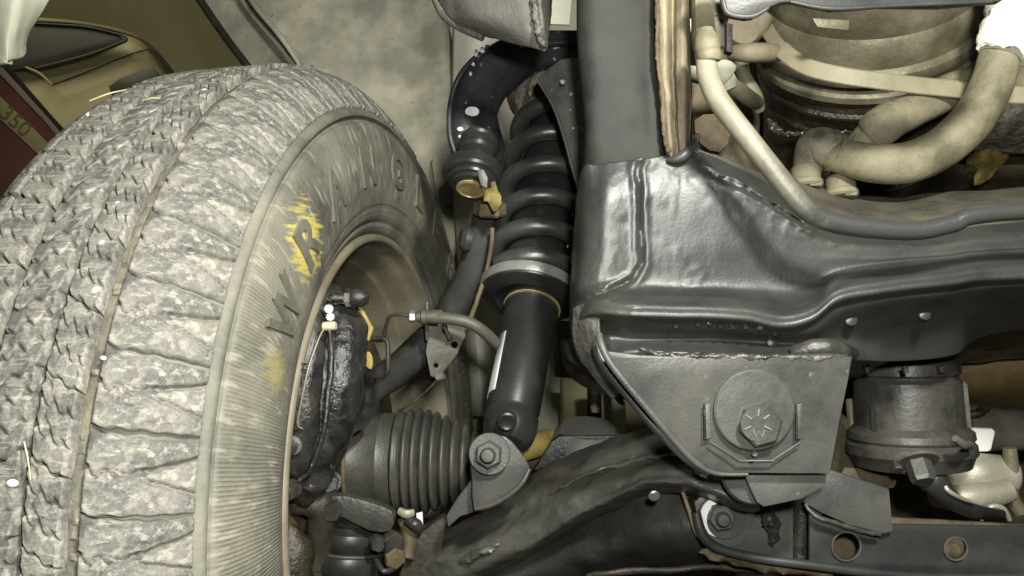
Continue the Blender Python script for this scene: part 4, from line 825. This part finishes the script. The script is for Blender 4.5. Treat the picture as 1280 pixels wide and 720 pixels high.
# ============================================================ LOWER CONTROL ARM
la = thing('lower_control_arm', 'thick black undercoated lower control arm sweeping from the wheel up to the frame bracket', 'control arm', P(760, 720, .58))
arm = [
 [(500, 690, .70), (505, 705, .66), (520, 720, .64), (530, 745, .64), (535, 770, .68)],
 [(532, 672, .69), (540, 690, .64), (556, 706, .615), (566, 732, .615), (570, 750, .66)],
 [(580, 652, .68), (588, 672, .625), (606, 690, .6), (614, 708, .598), (618, 724, .65)],
 [(630, 622, .66), (640, 648, .61), (658, 668, .585), (668, 682, .578), (672, 698, .64)],
 [(672, 588, .64), (686, 622, .59), (704, 642, .565), (712, 655, .558), (716, 670, .62)],
 [(718, 566, .62), (735, 596, .575), (754, 616, .548), (762, 628, .541), (765, 642, .6)],
 [(768, 547, .6), (788, 580, .56), (804, 598, .532), (808, 609, .525), (810, 622, .59)],
 [(820, 532, .57), (838, 572, .545), (850, 592, .518), (852, 606, .512), (853, 618, .57)],
 [(862, 540, .56), (878, 574, .53), (890, 600, .507), (890, 618, .5), (890, 628, .56)],
 [(900, 560, .55), (915, 590, .52), (925, 610, .498), (925, 631, .492), (925, 640, .55)],
 [(935, 580, .54), (944, 596, .515), (950, 612, .496), (950, 633, .492), (950, 641, .55)]]
arm = [[a[0], tuple(((a[0][q]+a[1][q])/2)-(.010 if q == 2 else 0) for q in range(3)), a[1], tuple(((a[1][q]+a[2][q])/2)-(.007 if q == 2 else 0) for q in range(3)), a[2], (a[3][0], a[3][1], a[3][2]+.006), a[4]] for a in arm]
loft('arm_shell', arm, m_armcoat, la, k=14, thick=.004, rough=.0016, rs=45, sharp=80)
loft('lower_shell', [[(540, 735, .66), (545, 770, .66), (550, 800, .7)], [(600, 712, .65), (605, 735, .63), (610, 760, .66)], [(680, 672, .62), (690, 712, .61), (700, 760, .66)], [(760, 632, .60), (770, 690, .58), (780, 740, .66)], [(815, 614, .58), (835, 680, .56), (850, 730, .66)], [(858, 612, .57), (872, 680, .55), (900, 730, .66)]], m_coat, la, k=8, thick=.004, rough=.0025, rs=40)
sweep('lower_edge', [(735, 719, .58, 3), (760, 716, .575, 4), (830, 712, .57, 4), (880, 708, .57, 4), (960, 714, .57, 4)], m_dark, la, seg=12, rough=.0014)
sweep('caulk_ridge', [(575, 702, .606, 3), (590, 696, .602, 5), (612, 686, .597, 5), (625, 680, .596, 3)], m_armcoat, la, seg=12, k=10, rough=.002, rs=150)
sweep('pressed_ridge', [(690, 618, .587, 1.5), (735, 592, .572, 3), (788, 577, .558, 3), (838, 569, .543, 3), (872, 571, .533, 3), (890, 577, .525, 2)], m_armcoat, la, seg=12, k=10, rough=.0016, rs=120)
sweep('edge_wear', [(852, 612, .55, 2.5), (862, 640, .545, 3), (870, 665, .54, 3), (888, 684, .54, 3)], m_seam, la, seg=10, rough=.0006)
lathe('bright_rivet', P(818, 620, .53), (0, -1, -.3), [(0, .001), (.003, .0008), (.004, 0), (0, -.002)], m_steel, la, seg=14)

dm = thing('bump_dome', 'smooth grey dome-shaped pad seat standing on the lower control arm', 'pad seat', P(735, 575, .68))
DA_ = Vector((.03, -.28, 1)); q = .66/F
lathe('dome', P(733, 572, .665), DA_, [(0, -.01), (56*q, -.01), (56*q, -.004), (50*q, 0), (45*q, .004), (44*q, .018), (41*q, .022), (34*q, .027), (20*q, .0275), (0, .029)], M('grey_dome_paint', (.13, .13, .12), (.18, .18, .165), 14, .5, .08, bump=.15, dust=(.26, .25, .18), damt=.3), dm, seg=48)
plate('wedge', [(668, 588), (690, 552), (700, 545), (800, 545), (760, 575), (700, 585)], .64, m_coat, dm, thick=.01, k=1)
sweep('brass_bolt', [(744, 515, .64, 5), (744, 508, .64, 6), (744, 504, .64, 3)], m_brass, dm, seg=12)
yb = tag(sweep('yellow_sleeve', [(648, 562, .66, 14), (668, 556, .66, 16), (686, 550, .67, 15)], m_yellow, seg=20, rough=.002, rs=60), 'yellow sleeve showing between the shock foot and the dome seat', 'sleeve')

m_foot = M('dark_foot_paint', (.035, .036, .034), (.06, .061, .057), 18, .38, .08, bump=.3, bs=380, big=.8, bigs=60, dust=(.15, .14, .11), damt=.36, ds=22)
sm = thing('shock_foot_bracket', 'grey steel foot bracket holding the lower end of the shock with a nut and stud', 'bracket', P(625, 640, .6))
plate('front_plate', [(600, 552), (612, 545), (632, 546), (648, 562), (662, 584), (652, 604), (634, 620), (612, 632), (592, 636), (590, 600), (588, 572)], .57, m_foot, sm, thick=.004, bevel=.0012, k=2)
sweep('rim_edge', [(594, 636, .567, 3), (614, 631, .565, 3.6), (636, 619, .563, 3.6), (653, 603, .563, 3.4), (662, 586, .565, 2.5)], m_foot, sm, seg=12)
plate('rear_plate', [(558, 645), (572, 622), (592, 596), (594, 640), (575, 646), (560, 660)], .585, m_foot, sm, thick=.004, bevel=.001)
bolt(612, 567, .566, (-.05, -1, .12), 17.5, .009, m_foot, sm, 'nut', washer=26, wmat=m_foot, stud=9.5, phase=.1)


# ============================================================ SUBFRAME, LOWER RIGHT
sb = thing('subframe_rail', 'flat grey-black lower subframe rail with two round holes along the bottom right', 'rail', P(1100, 720, .56))
plate('left_web', [(868, 628), (880, 618), (960, 622), (992, 614), (992, 702), (950, 696), (895, 684), (876, 668)], .545, m_bracket, sb, thick=.004, bevel=.0012)
plate('rail_face', [(1012, 624), (1028, 622), (1028, 655), (1560, 662), (1560, 724), (1180, 720), (1100, 715), (1012, 706)], .535, m_frame, sb, thick=.004, bevel=.001, holes=[circ(1058, 683, 17, 32), circ(1195, 686, 13.5, 28)])
plate('raised_plate', [(1022, 596), (1040, 588), (1112, 612), (1117, 664), (1106, 668), (1060, 656), (1024, 640), (1004, 628)], .528, m_bracket, sb, thick=.005, bevel=.0012)
sweep('weld_bead', [(1006, 630, .53, 2.5), (1020, 645, .526, 3.2), (1045, 654, .525, 3.2), (1070, 662, .525, 3.2), (1100, 668, .526, 2.5)], m_frame, sb, seg=12, k=12, rough=.0006, rs=200)
sweep('lower_lip', [(870, 640, .54, 6), (878, 668, .538, 7), (900, 686, .537, 6), (950, 698, .536, 6), (1010, 706, .534, 6), (1100, 717, .534, 6), (1200, 722, .534, 6), (1560, 726, .534, 6)], m_frame, sb, seg=14)
sweep('hole_rim', [(x, y, .5335, 1.2) for x, y in circ(1058, 683, 18, 24)+[(1076, 683)]], m_bracket, sb, seg=6, k=1)
sweep('hole_rim', [(x, y, .5335, 1.2) for x, y in circ(1195, 686, 14.3, 24)+[(1209.3, 686)]], m_bracket, sb, seg=6, k=1)
plate('web_inner', [(985, 640), (1560, 672), (1560, 716), (985, 708)], .575, m_rust, sb, thick=.004)
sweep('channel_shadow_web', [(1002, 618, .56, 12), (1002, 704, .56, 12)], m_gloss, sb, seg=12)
sweep('caulk_lump', [(955, 632, .538, 5), (962, 648, .534, 10), (966, 664, .536, 7), (964, 680, .54, 4)], m_weld, sb, seg=14, k=10, rough=.003, rs=150)
sweep('dirty_drip', [(876, 690, .545, 4), (930, 702, .545, 6), (990, 712, .545, 6), (1040, 716, .545, 5)], m_rust, sb, seg=12, k=10, rough=.003, rs=120)
bt = thing('flange_bolt', 'steel bolt with bright crescent washer at the left end of the lower rail', 'bolt', P(903, 648, .54))
lathe('washer', P(905, 650, .5435), (0, -1, 0), [(0, 0), (.0187, 0), (.019, .0008), (.0185, .0018), (0, .0018)], m_bracket, bt, seg=48)
lathe('bright_shim', P(900, 646, .5415), (0, -1, 0), [(0, 0), (.0135, 0), (.0138, .0006), (.0134, .0012), (0, .0012)], m_white, bt, seg=40)
lathe('cover_washer', P(907, 650, .5402), (0, -1, 0), [(0, 0), (.0125, 0), (.0128, .0006), (.0124, .0012), (0, .0012)], m_bracket, bt, seg=40)
bolt(901, 645, .539, (-.1, -1, .05), 17, .007, m_bracket, bt, 'hex_nut', stud=9, phase=.1)

# rubber-bushed mount
bu = thing('bushing_mount', 'black ribbed cylindrical rubber mount hanging under the frame at right', 'bushing', P(1145, 590, .56))
UA = Vector((.03, -.05, -1)); UO = P(1131, 436, .60); q = .575/F
lathe('barrel', UO, UA, [(0, 0), (56*q, 0), (60*q, 3*q), (61*q, 10*q), (57*q, 13*q), (60*q, 16*q), (63*q, 19*q), (63.5*q, 32*q), (60*q, 35*q), (61*q, 38*q), (64*q, 42*q), (66*q, 98*q), (69*q, 101*q), (75*q, 106*q), (76*q, 114*q), (73*q, 118*q), (77*q, 122*q), (78*q, 133*q), (74*q, 138*q), (70*q, 150*q), (62*q, 152*q), (58*q, 146*q), (0, 146*q)], m_rubber if False else M('black_bushing_rubber', (.022, .022, .02), (.042, .041, .037), 20, .34, .08, bump=.28, bs=330, big=.8, bigs=80, dust=(.16, .15, .11), damt=.35, ds=26), bu, seg=64, sharp=28)
import itertools
s1u = UA.normalized().cross(Vector((0, 1, 0))).normalized(); f1u = UA.normalized().cross(s1u)
for k2, (px0, w_) in enumerate(((1080, 5), (1157, 7), (1198, 5))):
    # raised vertical ribs on the barrel wall
    x0 = (px0-1137)/66; x0 = max(-.93, min(.93, x0)); a_ = math.asin(x0)
    def pt(h, r, da):
        dx, dz = math.sin(a_+da), -math.cos(a_+da)
        return UO+UA.normalized()*h+Vector((dx, dz, 0))*r
    V = []; dw = w_/66
    for h, r in ((38*q, 63*q), (42*q, 69*q), (70*q, 70*q), (98*q, 71*q), (103*q, 68*q)):
        for da, e in ((-dw, -6*q), (-dw*.7, 0), (dw*.7, 0), (dw, -6*q)): V.append(pt(h, r+e, da))
    mesh('barrel_rib', V, [[i*4+j, i*4+j+1, (i+1)*4+j+1, (i+1)*4+j] for i in range(4) for j in range(3)], bpy.data.materials['black_bushing_rubber'], bu, 50)
for px0 in (1133, 1085, 1178):
    plate('slot', [(px0-4, 458), (px0+3, 457), (px0+4, 466), (px0-2, 467)], .535 if px0 == 1133 else .553, m_dark, bu, thick=.004)
sweep('rim_tab', [(1194, 548, .53, 4), (1204, 556, .535, 5), (1212, 556, .55, 5)], m_rubber, bu, seg=12, pw=4)
bolt(1146, 574, .545, (0, -.6, -.8), 15, .014, m_bracket, bu, 'bolt_head', washer=26, wmat=m_rubber, phase=.5)
bolt(1120, 580, .548, (-.1, -.8, -.6), 7, .006, m_dark, bu, 'small_nut')
sweep('upper_stud', [(1131, 400, .6, 40), (1131, 436, .6, 44), (1131, 446, .6, 44)], m_gloss, bu)

lv = thing('clamp_lever', 'dark curved lever casting below the ribbed mount', 'lever', P(1180, 630, .6))
sweep('lever', [(1150, 600, .57, 13), (1166, 602, .565, 17), (1182, 618, .565, 13), (1200, 632, .57, 11), (1222, 640, .58, 10), (1250, 644, .6, 8)], m_shock, lv, seg=20, ry=.8)
sweep('pale_edge', [(1176, 596, .565, 3), (1184, 612, .557, 3), (1200, 622, .56, 3), (1216, 628, .565, 2)], m_alu, lv, seg=10)
ho = thing('gear_housing', 'dull aluminium casting behind the dark lever at lower right', 'housing', P(1220, 640, .68))
sweep('housing', [(1180, 590, .68, 22), (1210, 592, .66, 26), (1240, 594, .66, 26), (1262, 596, .66, 24), (1268, 597, .66, 10)], m_alu, ho, seg=28)
sweep('housing_web', [(1170, 620, .66, 14), (1200, 622, .64, 16), (1240, 618, .64, 16), (1262, 612, .64, 14)], m_alu, ho, seg=24)
sweep('web_arc', [(1226, 650, .62, 3), (1238, 634, .618, 3.5), (1254, 636, .618, 3.5), (1262, 650, .62, 3)], m_alu, ho, seg=10)
sweep('flange_ring', [(1262, 560, .65, 8), (1264, 590, .65, 9), (1264, 620, .65, 9), (1275, 640, .65, 9)], m_brass, ho, seg=14)
sl_ = thing('rack_boot', 'black rubber hose end with a bright white sleeve at the right edge', 'hose end', P(1240, 540, .68))
lathe('black_sleeve', P(1200, 535, .70), (1, -.02, -.03), [(0, 0), (.022, 0), (.022, .01), (.021, .012), (.018, .036), (.0185, .042), (.018, .05), (0, .05)], m_rubber, sl_, seg=36)
lathe('ring_end', P(1272, 537, .70), (1, -.02, -.03), [(0, 0), (.015, 0), (.016, .002), (.0155, .02), (0, .02)], m_alu, sl_, seg=30)
plate('white_sleeve', [(1204, 534), (1242, 536), (1245, 540), (1240, 562), (1236, 565), (1208, 566), (1214, 552)], .66, m_white, sl_, thick=.006, bevel=.002)
sweep('torn_flap', [(1204, 520, .68, 3), (1220, 516, .675, 6), (1236, 508, .68, 4)], m_dark, sl_, rough=.002)
st_ = thing('rack_stub', 'dirty brass-coloured round stub between bracket and ribbed mount', 'stub', P(1060, 560, .65))
lathe('stub', P(1040, 562, .64), (1, .15, .05), [(0, 0), (.03, 0), (.03, .006), (.02, .01), (.02, .024), (.026, .027), (.026, .035), (.018, .04), (0, .04)], m_brass, st_, seg=36)
sweep('stub_band', [(1062, 500, .63, 5), (1066, 540, .62, 6), (1066, 590, .62, 6)], m_brass, st_)
plate('rusty_shim', [(1056, 585), (1110, 592), (1118, 610), (1058, 612)], .6, m_rust, st_, thick=.004, k=2)

# ============================================================ CANISTER AND HOSES, UPPER RIGHT
cn = thing('metal_canister', 'large dirty metal canister with a strap round it, oily black lower half', 'canister', P(1060, 240, .9))
KO = P(1092, -70, .72); KB = P(1062, 245, .93); KA = (KB-KO).normalized(); kl = (KB-KO).length; g = .8/F
lathe('upper_shell', KO, KA, [(0, 0), (110*g, 0), (112*g, kl*.05), (118*g, kl*.09), (118*g, kl*.13), (124*g, kl*.15), (126*g, kl*.19), (126*g, kl*.22), (132*g, kl*.235), (133*g, kl*.25), (131*g, kl*.27), (127*g, kl*.275), (127*g, kl*.3), (130*g, kl*.31), (130*g, kl*.33), (126*g, kl*.34), (0, kl*.34)], m_brass, cn, seg=80)
lathe('lower_shell', KO, KA, [(0, kl*.33), (124*g, kl*.33), (124*g, kl*.38), (127*g, kl*.39), (127*g, kl*.4), (122*g, kl*.41), (121*g, kl*.46), (124*g, kl*.47), (124*g, kl*.5), (120*g, kl*.51), (119*g, kl*.70), (121*g, kl*.71), (118*g, kl*.73), (116*g, kl*1.0), (0, kl*1.0)], m_oil, cn, seg=80)
sweep('wet_oil_line', [(972, 166, .70, 2), (985, 168, .69, 3), (1010, 166, .675, 2), (1040, 165, .67, 2.5), (1070, 166, .67, 2), (1090, 167, .675, 2)], m_wet, cn, seg=10, k=16, rough=.0016, rs=300)
sweep('wet_oil_line', [(960, 150, .72, 2), (968, 160, .705, 5), (978, 168, .70, 3)], m_wet, cn, seg=10, k=12, rough=.0022, rs=220)
plate('shell_label', [(1015, 22), (1062, 25), (1061, 38), (1022, 34)], .62, m_brass, cn, thick=.002)
stp = thing('canister_strap', 'flat tan band wrapping under the canister and running straight to the right edge', 'strap', P(1100, 100, .66))
path = cr([(952, 10, .80), (955, 28, .76), (966, 48, .72), (984, 68, .69), (1010, 84, .67), (1050, 94, .655), (1100, 101, .65), (1150, 107, .65), (1200, 112, .65), (1250, 118, .655), (1540, 126, .66)], 6)
V = []
for i, (x, y, d) in enumerate(path):
    t = Vector((path[min(i+1, len(path)-1)][0]-path[max(i-1, 0)][0], path[min(i+1, len(path)-1)][1]-path[max(i-1, 0)][1])).normalized()
    nx, ny = -t.y, t.x; hw = 11 if x > 975 else 9
    for s_, dd in ((-1, .0), (-.85, -.0012), (.85, -.0012), (1, 0), (1, .004), (-1, .004)): V.append(P(x+nx*hw*s_, y+ny*hw*s_, d+dd))
mesh('band', V, [[i*6+j, i*6+(j+1) % 6, (i+1)*6+(j+1) % 6, (i+1)*6+j] for i in range(len(path)-1) for j in range(6)], M('pale_strap', (.22, .2, .125), (.33, .3, .2), 24, .5, .1, bump=.3, dust=(.26, .22, .13), damt=.35, ds=24), stp, 30)
h1 = thing('large_coolant_hose', 'thick tan dusty hose curving from a foil wrap painted white for its blown highlight down to an elbow', 'hose', P(1100, 220, .6))
sweep('hose', [(1262, 20, .60, 24), (1250, 70, .60, 24), (1238, 110, .60, 25), (1215, 150, .60, 26), (1178, 184, .6, 26), (1135, 203, .6, 26), (1090, 204, .605, 24), (1055, 196, .615, 22), (1035, 190, .62, 20)], m_tan, h1, seg=32, k=8, rough=.0005, rs=30)
sweep('elbow', [(1046, 193, .62, 22), (1030, 184, .622, 24), (1018, 184, .626, 22), (1012, 198, .63, 19), (1008, 218, .635, 17)], m_elbow, h1, seg=28, k=8)
sweep('hose_clamp', [(1046, 192, .618, 24), (1041, 190, .618, 24.5)], m_tan, h1, seg=28, k=1)
sweep('foil_wrap', [(1290, -200, .62, 24), (1278, -60, .6, 26), (1266, 0, .595, 29), (1260, 35, .595, 30), (1254, 62, .595, 29), (1252, 68, .595, 26)], m_wrap, h1, seg=28, k=8, rough=.004, rs=90)
h2 = thing('small_coolant_hose', 'tan dusty hose running behind the large one to its own stub', 'hose', P(1080, 200, .66))
sweep('hose', [(1550, 96, .70, 20), (1260, 104, .69, 21), (1200, 110, .68, 22), (1160, 128, .67, 22), (1125, 146, .66, 22), (1100, 160, .655, 22), (1078, 178, .66, 18), (1060, 200, .67, 17), (1052, 232, .66, 16)], m_tan, h2, seg=28, k=8)
sweep('bulge_clamp', [(1116, 148, .655, 24), (1098, 161, .652, 25), (1088, 169, .655, 22)], m_tan, h2, seg=28)
for (x, y, d, lab) in ((1006, 222, .625, 'dusty round hose fitting under the elbow, left of the pair'), (1050, 234, .63, 'dusty round hose fitting under the thick hose, right of the pair')):
    ft = thing('hose_fitting', lab, 'fitting', P(x, y, d), 'hose fittings on the engine')
    lathe('collar', P(x, y-12, d), (0, -.25, -1), [(0, 0), (.0102, 0), (.0112, .002), (.0112, .011), (.0125, .012), (.0125, .0155), (.0105, .017), (0, .017)], m_tan, ft, seg=32)
    sweep('clamp_screw', [(x+6, y+8, d-.012, 3), (x+20, y+8, d-.012, 3)], m_tan, ft, seg=8, k=1)

pp = thing('metal_pipe', 'bent metal pipe, dusty tan above and black below, crossing in front of the frame', 'pipe', P(1000, 270, .47))
sweep('pipe', [(881, 55, .465, 13), (883, 78, .463, 13), (886, 98, .46, 13.5), (900, 128, .455, 13.5), (934, 172, .45, 13.5), (972, 220, .447, 13.5), (998, 252, .446, 13.5), (1020, 270, .446, 13), (1055, 281, .446, 13), (1105, 287, .446, 12.5), (1150, 288, .446, 12), (1190, 280, .446, 11.5), (1250, 266, .446, 11), (1560, 250, .446, 11)], m_pipe, pp, seg=28, k=8)
sweep('ferrule', [(882, 40, .466, 12), (883, 52, .464, 15), (884, 60, .463, 16), (885, 66, .463, 15.5), (886, 72, .462, 16), (886, 76, .462, 14)], m_tan, pp, seg=24, k=4)
pd_ = thing('hose_cluster', 'pale dusty plastic hose connectors and tubes beside the rusty frame seam', 'connector', P(890, 100, .6))
sweep('connector_body', [(878, -30, .5, 13), (878, 20, .5, 13), (880, 50, .49, 14), (883, 60, .485, 12)], m_tan, pd_, seg=16, pw=4)
sweep('connector_body', [(893, -30, .5, 12), (895, 10, .5, 13), (897, 22, .5, 14), (896, 30, .5, 10), (896, 60, .5, 10)], m_alu, pd_, seg=20)
sweep('pale_tube', [(855, 88, .6, 13), (880, 92, .585, 14), (905, 100, .58, 14), (912, 112, .58, 10)], m_cream, pd_, seg=20)
sweep('pale_tube', [(905, 100, .59, 10), (922, 112, .59, 10), (938, 124, .6, 10), (946, 128, .62, 9)], m_yellow if False else m_tan, pd_, seg=20)
sweep('cap', [(893, 92, .575, 14), (904, 92, .57, 17), (910, 96, .57, 15)], m_cream, pd_, seg=24)
plate('frame_shim', [(852, 20), (868, 24), (872, 80), (856, 78)], .56, m_cream, pd_, thick=.006)
sweep('valve_body', [(914, 66, .7, 9), (935, 66, .69, 12), (960, 66, .7, 12), (975, 66, .72, 10)], M('dirty_valve', (.15, .13, .08), (.24, .2, .13), 30, .55, bump=.5, dust=(.3, .26, .16), damt=.4), pd_, seg=20)
sweep('looped_tube', [(955, 20, .74, 13), (945, 36, .74, 13), (930, 52, .74, 13)], m_tan, pd_, seg=20)
sweep('looped_tube', [(925, 70, .74, 9), (930, 95, .74, 9), (944, 120, .74, 9), (948, 136, .75, 8)], m_tan, pd_, seg=20)
lathe('port_ring', P(926, 38, .72), (.1, -1, .1), [(.008, 0), (.014, 0), (.016, .002), (.015, .006), (.009, .006)], bpy.data.materials['dirty_valve'], pd_, seg=30)
plate('dark_clip', [(908, 28), (916, 30), (916, 66), (908, 64)], .68, m_dark, pd_, thick=.01)
plate('rag_corner', [(868, 150), (895, 142), (915, 165), (900, 190), (876, 180)], .72, m_yellow if False else m_rust, pd_, thick=.006, k=2)
tb = thing('top_bracket', 'dark bent steel bracket lip across the top right edge', 'bracket', P(1000, 0, .48))
plate('bracket_plate', [(900, -60), (1290, -60), (1250, 2), (1100, 8), (1040, 12), (990, 2), (965, 8), (942, 22), (925, 22), (908, 16), (902, -8)], .45, m_frame, tb, thick=.006, bevel=.0014, k=2)
sweep('bright_lip', [(903, -4, .447, 3), (908, 14, .446, 3), (922, 20, .446, 3), (942, 20, .446, 3.2), (960, 10, .446, 2.6)], m_bracket, tb, seg=12)
sweep('long_lip', [(988, 2, .447, 2.5), (1040, 11, .446, 3), (1120, 7, .446, 3), (1240, 2, .446, 3)], m_frame, tb, seg=12)
